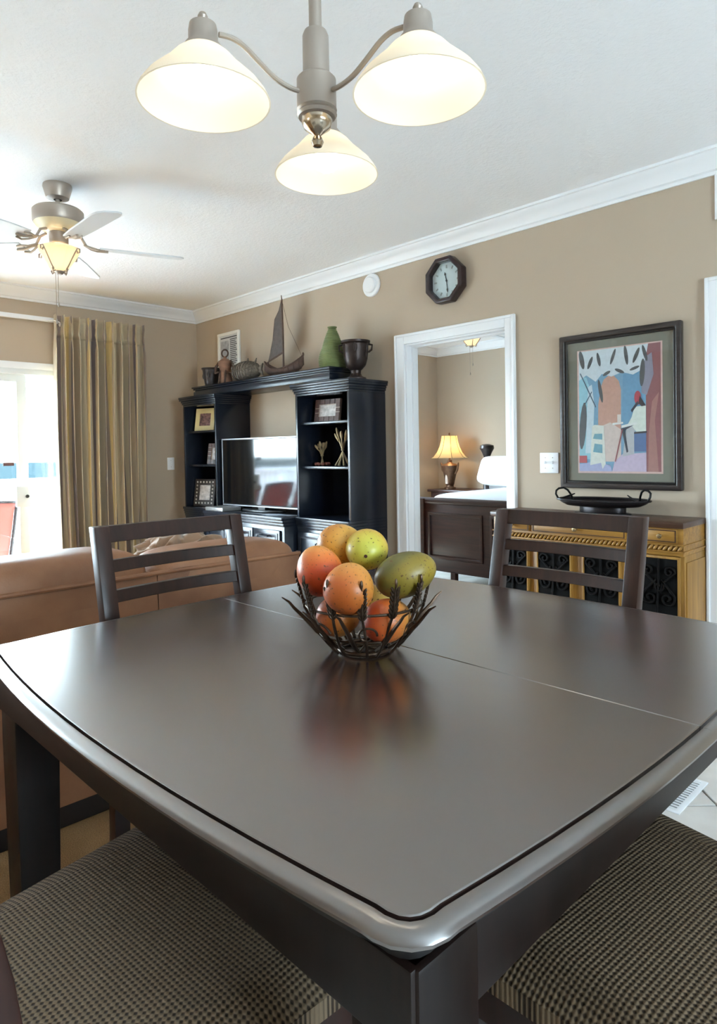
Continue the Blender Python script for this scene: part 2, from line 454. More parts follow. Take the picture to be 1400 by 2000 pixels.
# door 1: cased opening to the bedroom
d1 = sthing('door_1', (0, 0, 0))
def casing(parent, x0, x1, xi0, xi1, ztop, zin, y=-.018):
    mb = M()
    mb.box(x0, xi0, y, 0, 0, ztop); mb.box(xi1, x1, y, 0, 0, ztop); mb.box(xi0, xi1, y, 0, zin, ztop)
    mb.obj('casing', WHITE, parent, bevel=.004)
    mb = M()
    mb.box(x0 + .004, x0 + .02, y - .008, y, 0, ztop - .004); mb.box(x1 - .02, x1 - .004, y - .008, y, 0, ztop - .004); mb.box(x0 + .02, x1 - .02, y - .008, y, ztop - .02, ztop - .004)
    mb.obj('casing_bead', WHITE, parent, bevel=.003)
casing(d1, 2.634, 3.593, DL + .006, DR - .006, 2.10, DT - .006)
mb = M(); mb.box(DL, DL + .015, 0, .12, 0, DT); mb.box(DR - .015, DR, 0, .12, 0, DT); mb.box(DL + .015, DR - .015, 0, .12, DT - .015, DT)
mb.obj('jamb', WHITE, d1, bevel=.002)
mb = M(); mb.box(DL + .015, DL + .027, .05, .085, 0, DT - .015); mb.box(DR - .027, DR - .015, .05, .085, 0, DT - .015); mb.box(DL + .027, DR - .027, .05, .085, DT - .027, DT - .015)
mb.obj('door_stop', WHITE, d1)
M().box(DL + .0148, DL + .0165, .055, .08, .86, .95).obj('strike_plate', NICKEL, d1)
# door 2: white panel door further right
d2 = sthing('door_2', (0, 0, 0))
casing(d2, 4.633, 5.60, D2L + .006, D2R - .006, 2.10, DT - .006)
M().box(D2L, D2R, .03, .07, 0, DT).obj('door_panel', WHITE, d2, bevel=.003)
for z0, z1 in ((.2, .95), (1.05, 1.9)):
    for x0, x1 in ((4.80, 5.07), (5.16, 5.43)):
        mb = M(); ring_prism(mb, rect(x0, x1, z0, z1), rect(x0 + .03, x1 - .03, z0 + .03, z1 - .03), .022, .032, 'y'); mb.obj('door_moulding', WHITE, d2)
M().lathe([(0, 0), (.02, 0), (.02, .01), (.012, .02), (.03, .045), (0, .06)], 16, xf=Matrix.Translation((4.77, .03, 1.0)) @ Matrix.Rotation(pi / 2, 4, 'X')).obj('door_knob', NICKEL, d2)

# sliding glass doors
s1 = sthing('window_1', (0, 0, 0))
mb = M()
mb.box(-.13, .012, SY0, SY1, ST - .045, ST); mb.box(-.13, .012, SY0, SY1, 0, .03); mb.box(-.13, .012, SY0, SY0 + .05, .03, ST - .045); mb.box(-.13, .012, SY1 - .05, SY1, .03, ST - .045)
mb.obj('frame', ALU, s1, bevel=.003)
mb = M(); mb.box(.0, .016, SY0 - .06, SY1 + .06, ST, ST + .055); mb.box(0, .016, SY0 - .06, SY0, 0, ST); mb.box(0, .016, SY1, SY1 + .06, 0, ST)
mb.obj('casing', WHITE, s1, bevel=.004)
def leaf(y0, y1, x, handle=False):
    z0, z1 = .03, ST - .045; t = .018; wv = .075
    mb = M(); ring_prism(mb, rect(y0, y1, z0, z1), rect(y0 + wv, y1 - wv, z0 + .09, z1 - .06), x - t, x + t, 'x')
    o = mb.obj('sash', ALU, s1, bevel=.004)
    M().box(x - .004, x + .004, y0 + wv - .005, y1 - wv + .005, z0 + .085, z1 - .055).obj('pane', GLASS, o)
    return o
leaf(-1.64, -.95, -.085); sl = leaf(-3.02, -1.575, -.035); leaf(-3.9, -2.95, -.085); leaf(-4.85, -3.82, -.035)
M().box(-.016, .016, -1.68, -1.575, .90, 1.07).obj('lock_plate', ALU, sl, bevel=.004)
M().lathe([(0, .012), (.012, .012), (.014, 0)], 12, xf=Matrix.Translation((.017, -1.60, .985)) @ Matrix.Rotation(pi / 2, 4, 'Y')).obj('lock_button', mat('dark_lock', (50, 50, 50), .4), sl)
M().box(-.030, -.028, -1.76, -1.68, 1.235, 1.262).obj('warning_sticker', mat('brown_sticker', (104, 72, 70), .5), sl)
# bedroom window
s2 = sthing('window_2', (0, 0, 0))
mb = M(); ring_prism(mb, rect(1.0, 2.6, .8, 2.1), rect(1.06, 2.54, .86, 2.04), -.12, .012, 'x'); mb.box(-.1, -.02, 1.78, 1.82, .86, 2.04); mb.obj('frame', ALU, s2, bevel=.003)
M().box(-.064, -.058, 1.05, 2.55, .85, 2.05).obj('pane', GLASS, s2)

s3 = sthing('added_window_3', (0, 0, 0))  # assumed window, unseen behind the camera, added to light the right wall and table
mb = M(); ring_prism(mb, rect(-3.4, -1.8, 1.0, 2.15), rect(-3.34, -1.86, 1.06, 2.09), 8.98, 9.1, 'x'); mb.box(9.0, 9.08, -2.62, -2.58, 1.06, 2.09); mb.obj('frame', ALU, s3, bevel=.003)
M().box(9.05, 9.056, -3.35, -1.85, 1.05, 2.1).obj('pane', GLASS, s3)
# ------------------------------------------------------------------ outdoors
SEA = NB('pale_green_sea'); SEA.p.inputs['Base Color'].default_value = (.011, .0155, .0162, 1); SEA.p.inputs['Roughness'].default_value = .9; SEA.p.inputs['Specular IOR Level'].default_value = 0
_v = SEA.coord((.02, .004, 1)); SEA.bump(SEA.noise(_v, 4, 4), .3, 1)
struct(M().box(-3900, -960, -4000, 4000, -31, -30).obj('sea', SEA.mat))
struct(M().box(-960, -6, -2500, 2500, -31, -29.9).obj('beach', mat('white_sand', (108, 106, 100), .95)))
BALC = mat('balcony_concrete', (206, 204, 198), .8, vary=.06)
struct(M().box(-1.75, -.15, -5.6, 1.4, -.2, -.03).obj('balcony_floor', BALC))
rail = thing('balcony_railing', 'white picket railing along the balcony outside the sliding glass door', 'railing', (-1.6, -1.5, -.03))
mb = M(); mb.box(-.045, .045, -4.1, 2.9, 1.06, 1.11); mb.obj('top_rail', WHITE, rail, bevel=.008)
M().box(-.02, .02, -4.1, 2.9, .08, .12).obj('bottom_rail', WHITE, rail, bevel=.003)
for y in (-4.06, -2.3, -.6, 1.1, 2.86): M().box(-.03, .03, y - .03, y + .03, 0, 1.06).obj('post', WHITE, rail, bevel=.004)
pk = M().box(-.012, .012, -.022, .022, .12, 1.06).mesh('picket', WHITE)
for i in range(70):
    y = -4.0 + i * .1
    if y < 2.82: link('picket', pk, rail, (0, y, 0))
ORANGE = mat('coral_sling_fabric', (176, 66, 52), .7, bump=.2, bscale=300, bdist=.001); BRONZEF = mat('dark_bronze_tube', (46, 38, 36), .4, .6)
def patio_chair(loc, rz, label):
    t = thing('patio_chair', label, 'patio chair', loc, rz, 'coral patio chairs on the balcony')
    for s in (-1, 1):
        M().tube([(s * .27, .30, .40), (s * .27, .28, .38), (s * .27, -.05, .36), (s * .27, -.16, .42), (s * .27, -.27, .68), (s * .27, -.36, .92), (s * .26, -.38, .95)], .014, 8).obj('side_rail', BRONZEF, t)
        M().tube([(s * .28, .30, 0), (s * .28, .27, .40), (s * .28, .22, .60), (s * .28, -.05, .61), (s * .28, -.22, .58)], .013, 8).obj('leg', BRONZEF, t)
        M().tube([(s * .28, -.30, 0), (s * .28, -.10, .38)], .013, 8).obj('leg', BRONZEF, t)
    M().tube([(-.26, -.38, .95), (0, -.39, .965), (.26, -.38, .95)], .014, 8).obj('top_bar', BRONZEF, t)
    path = [(.28, .385), (.1, .365), (-.05, .365), (-.15, .43), (-.26, .68), (-.35, .90), (-.375, .95)]
    mb = M()
    vs = [];
    for y, z in path: vs += [(-.255, y, z + .004), (.255, y, z + .004), (-.255, y - .004, z - .004), (.255, y - .004, z - .004)]
    fs = []
    for i in range(len(path) - 1):
        a = i * 4; b = a + 4; fs += [(a, a + 1, b + 1, b), (a + 3, a + 2, b + 2, b + 3), (a, b, b + 2, a + 2), (a + 1, a + 3, b + 3, b + 1)]
    fs += [(0, 2, 3, 1), (len(vs) - 4, len(vs) - 3, len(vs) - 1, len(vs) - 2)]
    mb.add(vs, fs).obj('sling', ORANGE, t, smooth=60)
    return t
patio_chair((-.75, -1.84, -.03), radians(92), 'coral sling patio chair outside, its back cut by the left edge of the photo')
patio_chair((-.80, -2.47, -.03), radians(86), 'coral sling patio chair mirrored in the television, nearer its middle')
patio_chair((-.82, -3.10, -.03), radians(88), 'coral sling patio chair mirrored at the right edge of the television')

# ================================================================== DINING TABLE
TZ = .90; TCX, TCY = 4.763, -2.40
def bowed(c, mid, r, n=14):
    # square with corners at +-c, sides bulging to mid, corner radius r; CCW list
    pts = []
    for q in range(4):
        R_ = Matrix.Rotation(q * pi / 2, 2)
        side = []
        for i in range(n + 1):
            t = -1 + 2 * i / n; y = t * (c - r * .8); x = c + (mid - c) * (1 - t * t) - 0.0
            side.append(Vector((x, y)))
        for p in side: pts.append(R_ @ p)
        # rounded corner between side q end and side q+1 start
        a = side[-1]; b = Matrix.Rotation(pi / 2, 2) @ side[0]; ctrl = Vector((c + .004, c + .004))
        for i in range(1, 6):
            t = i / 6; pts.append(R_ @ (a * (1 - t) ** 2 + ctrl * 2 * t * (1 - t) + b * t * t))
    return [(p.x, p.y) for p in pts]
def split(poly, upper):
    gap = .0006
    return clip(poly, 1, gap if upper else -gap, not upper)
tb = thing('dining_table', 'dark espresso wood square dining table with bowed edges and a fruit bowl on it', 'table', (TCX, TCY, 0))
inner = bowed(.592, .628, .05)
for up_ in (False, True):
    mb = M(); mb.prism(split(inner, up_), .868, TZ); mb.obj('table_leaf', TABLE, tb, bevel=.0012, seg=1)
def rim_half(up_):
    prof = [(.0045, .880), (.0045, TZ - .002), (.010, TZ - .0015), (.016, TZ - .003), (.021, TZ - .0065), (.0235, TZ - .011), (.022, TZ - .0155), (.016, TZ - .018)]
    n0 = len(inner); rings = []
    # outward normals of the inner outline
    for k in range(n0):
        a = Vector(inner[k - 1]); b = Vector(inner[(k + 1) % n0]); t = (b - a).normalized(); nn = Vector((t.y, -t.x))
        if (up_ and inner[k][1] > 0) or (not up_ and inner[k][1] < 0): rings.append((Vector(inner[k]), nn))
    idx = [k for k in range(n0) if (inner[k][1] > 0) == up_]
    # make contiguous
    st = next(i for i in range(len(idx)) if (idx[i] - 1) % n0 not in idx)
    order = idx[st:] + idx[:st]
    pts = []
    for k in order:
        a = Vector(inner[k - 1]); b = Vector(inner[(k + 1) % n0]); t = (b - a).normalized(); pts.append((Vector(inner[k]), Vector((t.y, -t.x))))
    sg = 1 if up_ else -1
    p0, n_0 = pts[0]; p1, n_1 = pts[-1]
    pts = [(Vector((p0.x, sg * .0006)), Vector((math.copysign(1, p0.x), 0)))] + pts + [(Vector((p1.x, sg * .0006)), Vector((math.copysign(1, p1.x), 0)))]
    vs = []; fs = []; K = len(prof)
    for p, nn in pts:
        for o, z in prof: q = p + nn * o; vs.append((q.x, q.y, z))
    for i in range(len(pts) - 1):
        for j in range(K): fs.append((i * K + j, (i + 1) * K + j, (i + 1) * K + (j + 1) % K, i * K + (j + 1) % K))
    fs.append(tuple(range(K))); fs.append(tuple((len(pts) - 1) * K + j for j in range(K)))
    M().add(vs, fs).obj('table_rim', ESP_RIM, tb, smooth=40)
ESP_RIM = table_mat('espresso_rim_wood', .28)
rim_half(False); rim_half(True)
M().prism(bowed(.582, .616, .05), .848, .8675).obj('under_board', GROOVE, tb)
mb = M(); a, b = .585, .560
ring_prism(mb, rect(-a, a, -a, a), rect(-b, b, -b, b), .765, .850, 'z'); mb.obj('apron', ESPD, tb, bevel=.003)
for sx in (-1, 1):
    for sy in (-1, 1):
        mb = M(); x, y = sx * .545, sy * .535
        vs = []
        for z, hh in ((0, .034), (.35, .040), (.70, .0445), (.85, .0445)): vs += [(x - hh, y - hh, z), (x + hh, y - hh, z), (x + hh, y + hh, z), (x - hh, y + hh, z)]
        fs = [(3, 2, 1, 0), (12, 13, 14, 15)]
        for q in range(3):
            for i in range(4): fs.append((q * 4 + i, q * 4 + (i + 1) % 4, q * 4 + 4 + (i + 1) % 4, q * 4 + 4 + i))
        mb.add(vs, fs).obj('leg', ESPD, tb, bevel=.004)

# ================================================================== CHAIRS
def make_chair(label):
    t = thing('dining_chair', label, 'chair', (0, 0, 0), 0, 'slat-back chairs around the dining table')
    fwid, bwid, dep = .275, .222, .22
    # padded seat
    def seat(u, v):
        y = dep - 2 * dep * v; hw = fwid + (bwid - fwid) * v
        x = (2 * u - 1) * hw
        e = min(u, 1 - u, v, 1 - v); z = .618 + .026 * min(1, (e / .12)) ** .5 + .006 * sin(pi * u) * sin(pi * v)
        return (x, y, z)
    mb = M(); mb.grid(seat, 24, 24)
    rim_ = [(-fwid, dep), (fwid, dep), (bwid, -dep), (-bwid, -dep)]
    mb.prism(list(reversed(rim_)), .592, .6185)
    mb.obj('seat', WEAVE, t, smooth=60)
    mb = M(); q = [(-fwid + .012, dep - .012), (fwid - .012, dep - .012), (bwid - .008, -dep + .01), (-bwid + .008, -dep + .01)]
    mb.prism(list(reversed(q)), .535, .592); mb.obj('seat_frame', ESP, t, bevel=.003)
    for s in (-1, 1):
        x = s * (fwid - .036)
        mb = M(); mb.box(x - .02, x + .02, dep - .058, dep - .018, 0, .537); mb.obj('leg', ESP, t, bevel=.003)
        # rear leg runs up into the back post, leaning back
        xs = s * .213; prof = [(0, -.275), (.30, -.225), (.60, -.218), (.85, -.252), (1.112, -.308)]
        vs = []
        for z, y in prof:
            hx = .021; hy = .020 if z > .5 else .019
            vs += [(xs - hx, y - hy, z), (xs + hx, y - hy, z), (xs + hx, y + hy, z), (xs - hx, y + hy, z)]
        n = len(prof); fs = [(3, 2, 1, 0), tuple(range(4 * n - 4, 4 * n))]
        for a in range(n - 1):
            for i in range(4): fs.append((a * 4 + i, a * 4 + (i + 1) % 4, a * 4 + 4 + (i + 1) % 4, a * 4 + 4 + i))
        M().add(vs, fs).obj('rear_leg', ESP, t, bevel=.003)
        M().box(x - .011 - s * .01, x + .011 - s * .01, -.23, dep - .05, .20, .235).obj('stretcher', ESP, t, bevel=.002)
    M().box(-.235, .235, dep - .05, dep - .028, .26, .295).obj('stretcher', ESP, t, bevel=.002)
    def slat(z0, z1, name, bow=.018, th=.010):
        mb = M(); n = 12; vs = []; fs = []
        def yb(z): return -.252 - (.308 - .252) * (z - .85) / (1.112 - .85)
        for i in range(n + 1):
            u = -1 + 2 * i / n; x = u * .193; o = -bow * (1 - u * u)
            for z in (z0, z1): vs += [(x, yb(z) + o - th, z), (x, yb(z) + o + th, z)]
        for i in range(n):
            a = i * 4; b = a + 4
            fs += [(a, b, b + 2, a + 2), (a + 1, a + 3, b + 3, b + 1), (a + 2, b + 2, b + 3, a + 3), (a, a + 1, b + 1, b)]
        fs += [(0, 2, 3, 1), (n * 4, n * 4 + 1, n * 4 + 3, n * 4 + 2)]
        mb.add(vs, fs).obj(name, ESP, t, bevel=.0015, seg=1)
    slat(1.068, 1.112, 'top_rail', .008, .014); slat(.988, 1.020, 'slat'); slat(.908, .940, 'slat')
    return t
ch = make_chair('slat-back chair in front of the brown sofa, beyond the table')
ch.location = (4.262, -2.452, 0); ch.rotation_euler.z = radians(-90)
c2 = copy_tree(ch); c2.location = (4.762, -1.912, 0); c2.rotation_euler.z = radians(180); c2['label'] = 'slat-back chair in front of the yellow buffet, beyond the table'
c3 = copy_tree(ch); c3.location = (4.855, -3.02, 0); c3.rotation_euler.z = radians(5); c3['label'] = 'chair at lower left whose woven seat shows under the table edge'
c4 = copy_tree(ch); c4.location = (5.39, -2.45, 0); c4.rotation_euler.z = radians(84); c4['label'] = 'chair at lower right whose woven seat shows beside the pale floor tiles'

# ================================================================== FRUIT BOWL
BX, BY = 4.776, -2.470
WIRE = mat('bronze_wire', (74, 58, 46), .35, .8, vary=.3, vscale=40)
bw = thing('wire_fruit_bowl', 'bronze wire bowl of wheat stalks holding the mangoes on the table', 'bowl', (BX, BY, TZ))
def circ(r, z, n=32): return [(r * cos(2 * pi * i / n), r * sin(2 * pi * i / n), z) for i in range(n)]
M().tube(circ(.052, .005), .004, 8, True).obj('base_ring', WIRE, bw)
M().tube(circ(.118, .098), .0026, 8, True).obj('rim_ring', WIRE, bw)
M().tube(circ(.09, .040), .0022, 6, True).obj('middle_ring', WIRE, bw)
for a in (0, pi / 3, 2 * pi / 3):
    M().tube([(.052 * cos(a), .052 * sin(a), .006), (0, 0, .008), (-.052 * cos(a), -.052 * sin(a), .006)], .0025, 6).obj('base_wire', WIRE, bw)
def bowl_r(z): return .052 + .068 * min(1, z / .10) ** .62
def stalk(a, flip):
    pts = []
    for i in range(9):
        z = .006 + .088 * i / 8; r = bowl_r(z) + .003; aa = a + flip * .10 * (1 - i / 8); pts.append((r * cos(aa), r * sin(aa), z))
    o = M().tube(pts, [.003] * 6 + [.0028] * 3, 6).obj('stalk', WIRE, bw)
    # ear of wheat: paired grains up the tip
    mb = M(); mb.tube([pts[-1], (.128 * cos(a), .128 * sin(a), .120), (.136 * cos(a), .136 * sin(a), .156)], [.0028, .0026, .0018], 6)
    tn = Vector((-sin(a), cos(a), 0)); rd = Vector((cos(a), sin(a), 0))
    for k in range(7):
        z = .096 + k * .0085; r = .122 + (z - .10) * .25
        for s in (-1, 1):
            c = rd * r + tn * s * .0055 + Vector((0, 0, z))
            ax = (tn * s * .6 + Vector((0, 0, 1)) * .9 + rd * .2).normalized()
            mb.ball(c, (.0034, .0034, .0080), 6, 4, rot=ax.to_track_quat('Z', 'Y').to_matrix())
    mb.ball(rd * .137 + Vector((0, 0, .160)), (.0032, .0032, .009), 6, 4)
    mb.obj('wheat_ear', WIRE, o)
NS = 13
for i in range(NS): stalk(2 * pi * (i + .33) / NS, 1 if i % 2 else -1)
for i in range(10):
    a = 2 * pi * (i + .1) / 10 + .2
    pts = []
    for k in range(8):
        u = k / 7; z = .012 + .118 * u ** 1.1 - .02 * u ** 4; r = .055 + .112 * u ** .8 + RND.uniform(-.003, .003) * u
        aa = a + .10 * u * (1 if i % 2 else -1); pts.append((r * cos(aa), r * sin(aa), z))
    M().tube(pts, [.0032, .0042, .0046, .0046, .004, .0034, .0026, .0012], 6).obj('leaf', WIRE, bw)
for i in range(7):
    a = 2 * pi * i / 7 + .15
    pts = []
    for k in range(16):
        u = k / 15; th = 1.5 * pi * u; q = .020 * (1 - .55 * u)
        z = .045 + q * sin(th) + .012; aa = a + q * cos(th) / .10; r = bowl_r(z) + .005; pts.append((r * cos(aa), r * sin(aa), z))
    M().tube(pts, .0024, 6).obj('curl', WIRE, bw)
MG = [mango_mat('mango_red_orange', (196, 74, 34), (216, 122, 54), (226, 172, 86), (0, .3, 0)),
      mango_mat('mango_orange', (190, 96, 40), (212, 140, 62), (218, 158, 82), (0, .2, 0)),
      mango_mat('mango_olive_green', (96, 92, 40), (170, 142, 46), (112, 112, 66), (0, .9, 0)),
      mango_mat('mango_lime_yellow', (186, 104, 44), (202, 170, 62), (190, 188, 74), (0, 0, 0)),
      mango_mat('mango_golden', (196, 130, 50), (212, 166, 72), (206, 176, 86), (0, .2, 0))]
def mshape(v):
    return Vector((v.x * (1 - .10 * v.z), v.y * (1 - .06 * v.z), v.z))
STEM = mat('dark_mango_stem', (70, 40, 24), .7)
def mango(lat, dep, z, r, ax, k, label):
    p = CAM + fw * dep + rt * lat
    e = (rt * ax[0] + fw * ax[1] + up * ax[2]).to_track_quat('Z', 'Y').to_euler()
    t = thing('mango', label, 'mango', (p.x, p.y, z), 0, 'mangoes in the wire bowl')
    t.rotation_euler = e
    M().ball((0, 0, 0), r, 28, 18, shape=mshape).obj('skin', MG[k], t, smooth=180)
    M().lathe([(0, .0022), (.003, .002), (.0042, 0), (.004, -.003)], 10, c=(0, 0, r[2] - .001)).obj('stem_scar', STEM, t)
    return t
mango(-.082, 1.315, 1.066, (.046, .047, .052), (-.35, .35, .75), 0, 'red and orange mango at the left of the bowl')
mango(-.022, 1.238, 1.046, (.048, .047, .051), (.3, .8, .6), 1, 'pale orange mango at the front of the bowl')
mango(.089, 1.292, 1.060, (.045, .044, .063), (.93, .1, .30), 2, 'speckled olive green mango at the right of the bowl')
mango(.014, 1.372, 1.098, (.045, .043, .047), (-.05, -.85, -.12), 3, 'lime yellow mango with its stem end forward, at the top of the pile')
mango(-.040, 1.425, 1.100, (.044, .046, .055), (.7, .4, -.2), 4, 'golden yellow mango at the back of the pile')
mango(.050, 1.275, .974, (.042, .042, .050), (.8, .4, .2), 0, 'orange red mango glimpsed low in the bowl between two others')
mango(-.045, 1.335, .970, (.042, .042, .048), (.8, .6, .1), 1, 'shaded mango lying low at the left inside the bowl')
mango(.030, 1.390, .978, (.042, .042, .048), (.7, -.6, .1), 4, 'mango lying low at the back inside the bowl')

# ================================================================== SOFA
sf = thing('sofa', 'brown leather sofa seen from behind, beyond the dining table', 'sofa', (3.38, -2.58, 0))
SB = LEATHER
M().box(-.92, -.02, -1.10, 1.10, .0, .10).obj('base', DARKBASE, sf, bevel=.01)
M().box(-.92, -.2, -1.10, 1.10, .10, .34).obj('frame', SB, sf, bevel=.02)
def back_panel(y0, y1):
    mb = M(); vs = []; n = 10
    def fn(u, v):
        y = y0 + (y1 - y0) * u; z = .09 + .75 * v
        x = 0 - .055 * (1 - v) * 0 - .03 * v + .012 * sin(pi * u) * sin(pi * v)
        return (x, y, z)
    mb.grid(fn, 12, 8)
    mb.box(-.22, -.032, y0 + .004, y1 - .004, .09, .838)
    mb.box(-.05, -.001, y0, y1, .088, .092)
    mb.obj('back_panel', SB, sf, smooth=60)
back_panel(-1.10, -.362); back_panel(-.358, .388); back_panel(.392, 1.10)
def cushion(x0, x1, y0, y1, z0, z1, name, puff=.04, m_=SB, lean=0):
    def shp(v):
        f = lambda q: math.copysign(abs(q) ** .42, q)
        return Vector((f(v.x), f(v.y), f(v.z)))
    mb = M(); mb.ball((0, 0, 0), ((x1 - x0) / 2, (y1 - y0) / 2, (z1 - z0) / 2), 32, 20, shape=shp, rot=Matrix.Rotation(lean, 3, 'Y'))
    return mb.obj(name, m_, sf, ((x0 + x1) / 2, (y0 + y1) / 2, (z0 + z1) / 2), smooth=180)
for y0, y1 in ((-1.09, -.365), (-.36, .385), (.39, 1.12)): cushion(-.36, -.022, y0, y1, .52, .948 if y1 < 1 else .912, 'back_cushion')
for y0, y1 in ((-.98, -.33), (-.33, .33), (.33, .98)): cushion(-.90, -.22, y0, y1, .28, .50, 'seat_cushion')
for y0, y1 in ((-1.20, -.98), (.98, 1.18)): cushion(-.94, -.06, y0, y1, .06, .66, 'arm')
for y in (-1.10, -.36, .39, 1.10):
    M().tube([(-.028, y, .10), (-.022, y, .45), (-.045, y, .845)], .006, 6).obj('piping', SB, sf)
M().tube([(-.026, -1.10, .842), (-.020, -.4, .846), (-.020, .4, .846), (-.026, 1.10, .838)], .009, 8).obj('piping', SB, sf)
BLK = mat('tan_throw_fabric', (142, 114, 90), .85, bump=.3, bscale=150, bdist=.003, sheen=.3)
def blob(v):
    a = math.atan2(v.y, v.x); rr = 1 + .10 * sin(4 * a + 7 * v.z) + .08 * (1 - 2 * abs(sin(5 * a - 9 * v.z + 1))) + .05 * (1 - 2 * abs(sin(9 * a + 12 * v.z)))
    f = lambda q: math.copysign(abs(q) ** .6, q)
    return Vector((f(v.x) * rr, f(v.y) * rr, f(v.z) * (1 + .08 * sin(7 * a) + .06 * sin(11 * v.x + 8 * v.y))))
mb = M(); mb.ball((0, 0, 0), (.17, .21, .20), 96, 56, shape=blob)
tag(mb.obj('throw_blanket', BLK, None, (2.80, -1.77, .705), smooth=180), 'rumpled tan throw bunched on the sofa, seen through the left chair back', 'blanket')

# ================================================================== MEDIA WALL: towers, bridge, console
def moulding(mb, x0, x1, yb, yf, z0, z1, steps):
    n = len(steps)
    for i, o in enumerate(steps):
        za = z0 + (z1 - z0) * i / n; zb = z0 + (z1 - z0) * (i + 1) / n
        mb.box(x0 - o, x1 + o, yf - o, yb, za, zb)
def tower(x0, x1, top, label, shelves, side_in):
    yf, yb = -.36, -.006; w_ = x1 - x0
    t = thing('bookcase_tower', label, 'bookcase', (x0, 0, 0), 0)
    p = .022
    M().box(0, p, yf, yb, .83, top - .085).obj('side_panel', NAVY, t, bevel=.002)
    M().box(w_ - p, w_, yf, yb, .83, top - .085).obj('side_panel', NAVY, t, bevel=.002)
    M().box(p, w_ - p, yb - .012, yb, .83, top - .085).obj('back_panel', NAVY, t)
    mb = M(); moulding(mb, .0, w_, yb, yf, top - .085, top, [.0, .008, .014, .026, .03] if True else [])
    mb.obj('crown', NAVY, t, bevel=.002)
    for z in shelves: M().box(p, w_ - p, yf + .03, yb - .012, z - .018, z).obj('shelf', NAVY, t, bevel=.002)
    mb = M(); 
    for i_, o_s in enumerate((.0, .006, .012, .02)): mb.box(0, w_, yf - .005 - o_s, yb, .745 + i_ * .02125, .745 + (i_ + 1) * .02125)
    mb.obj('waist_moulding', NAVY, t, bevel=.002)
    M().box(0, w_, yf, yb, .0, .745).obj('base_cabinet', NAVY, t, bevel=.003)
    for i in range(2):
        a = .02 + i * (w_ - .03) / 2; b = a + (w_ - .05) / 2
        dr = M().box(a, b, yf - .018, yf - .0005, .08, .725).obj('door', NAVY, t, bevel=.003)
        mb = M(); ring_prism(mb, rect(a + .015, b - .015, .10, .705), rect(a + .04, b - .04, .125, .68), yf - .024, yf - .0175, 'y'); mb.obj('door_moulding', NAVY, dr, bevel=.002)
        hx = b - .03 if i == 0 else a + .03
        M().tube([(hx, yf - .018, .66), (hx, yf - .045, .655), (hx, yf - .045, .60), (hx, yf - .018, .595)], .005, 8).obj('handle', IRON, dr)
    return t
tower(.345, .882, 1.815, 'dark blue-black bookcase tower nearest the room corner, with three framed photos', (1.21, 1.51), 1)
tower(1.958, 2.53, 1.795, 'dark blue-black bookcase tower beside the bedroom door, with the wheat sculptures', (1.20, 1.52), 0)
br = thing('bridge_shelf', 'dark moulded bridge shelf across the two towers, carrying the ornaments', 'shelf', (.42, 0, 1.817))
M().box(.01, 1.85, -.30, -.006, 0, .045).obj('board', NAVY, br, bevel=.002)
mb = M(); moulding(mb, .02, 1.84, -.006, -.29, .045, .088, [0, .012, .022]); mb.obj('cornice', NAVY, br, bevel=.002)
# the right tower is a little lower: a levelling block carries the bridge there
M().box(1.58, 1.84, -.28, -.02, -.021, 0).obj('support_block', NAVY, br)
cs = thing('tv_console', 'dark low media console with moulded top, under the television', 'media console', (.886, 0, 0))
CW = 1.068
M().box(0, CW, -.48, -.006, .06, .765).obj('carcass', NAVY, cs, bevel=.003)
M().box(.02, CW - .02, -.45, -.02, 0, .06).obj('plinth', NAVY, cs)
mb = M(); moulding(mb, .0, CW, -.006, -.485, .765, .832, [0, .0, .0]); 
for i, o in enumerate((.004, .012, .022)): mb.box(0, CW, -.485 - o, -.485, .765 + i * .0223, .765 + (i + 1) * .0223)
mb.obj('top', NAVY, cs, bevel=.002)
for i in range(3):
    a = .03 + i * .338; b = a + .325
    dr = M().box(a, b, -.498, -.4805, .10, .735).obj('door', NAVY, cs, bevel=.003)
    mb = M(); ring_prism(mb, rect(a + .02, b - .02, .12, .715), rect(a + .05, b - .05, .15, .685), -.504, -.4975, 'y'); mb.obj('door_moulding', NAVY, dr, bevel=.002)
    M().tube([((a + b) / 2 - .05, -.498, .695), ((a + b) / 2 - .05, -.525, .69), ((a + b) / 2 + .05, -.525, .69), ((a + b) / 2 + .05, -.498, .695)], .005, 8).obj('handle', IRON, dr)
# television
tv = thing('television', 'flat screen television on the dark console, mirroring the balcony', 'television', (1.405, -.262, .834), radians(4.8))
SCREEN = mat('glossy_screen', (10, 12, 15), .06, spec=.9)
M().box(-.49, .49, -.022, .022, .035, .592).obj('bezel', BLACK, tv, bevel=.004)
M().box(-.477, .477, -.0235, -.0215, .052, .580).obj('screen', SCREEN, tv)
mb = M(); ring_prism(mb, rect(-.491, .491, .034, .593), rect(-.483, .483, .043, .585), -.0245, -.0215, 'y'); mb.obj('silver_edge', mat('silver_bezel_edge', (150, 152, 156), .3, .8), tv)
M().box(-.04, .04, -.02, .02, .012, .04).obj('stand_neck', BLACK, tv)
mb = M(); mb.prism([(.24 * cos(2 * pi * i / 32), .10 * sin(2 * pi * i / 32)) for i in range(32)], 0, .014); mb.obj('stand_base', BLACK, tv, bevel=.003)
M().tube([(-.47, .022, .20), (-.475, .07, .18), (-.47, .09, .06), (-.45, .11, .006), (-.40, .12, .005)], .004, 6).obj('power_cable', BLACK, tv)
tag(M().box(-.13, .13, -.09, .09, 0, .03).obj('media_player', mat('silver_box', (150, 148, 146), .35, .4), None, (1.03, -.40, .833), bevel=.004), 'small silver media box on the console below the screen', 'media player')

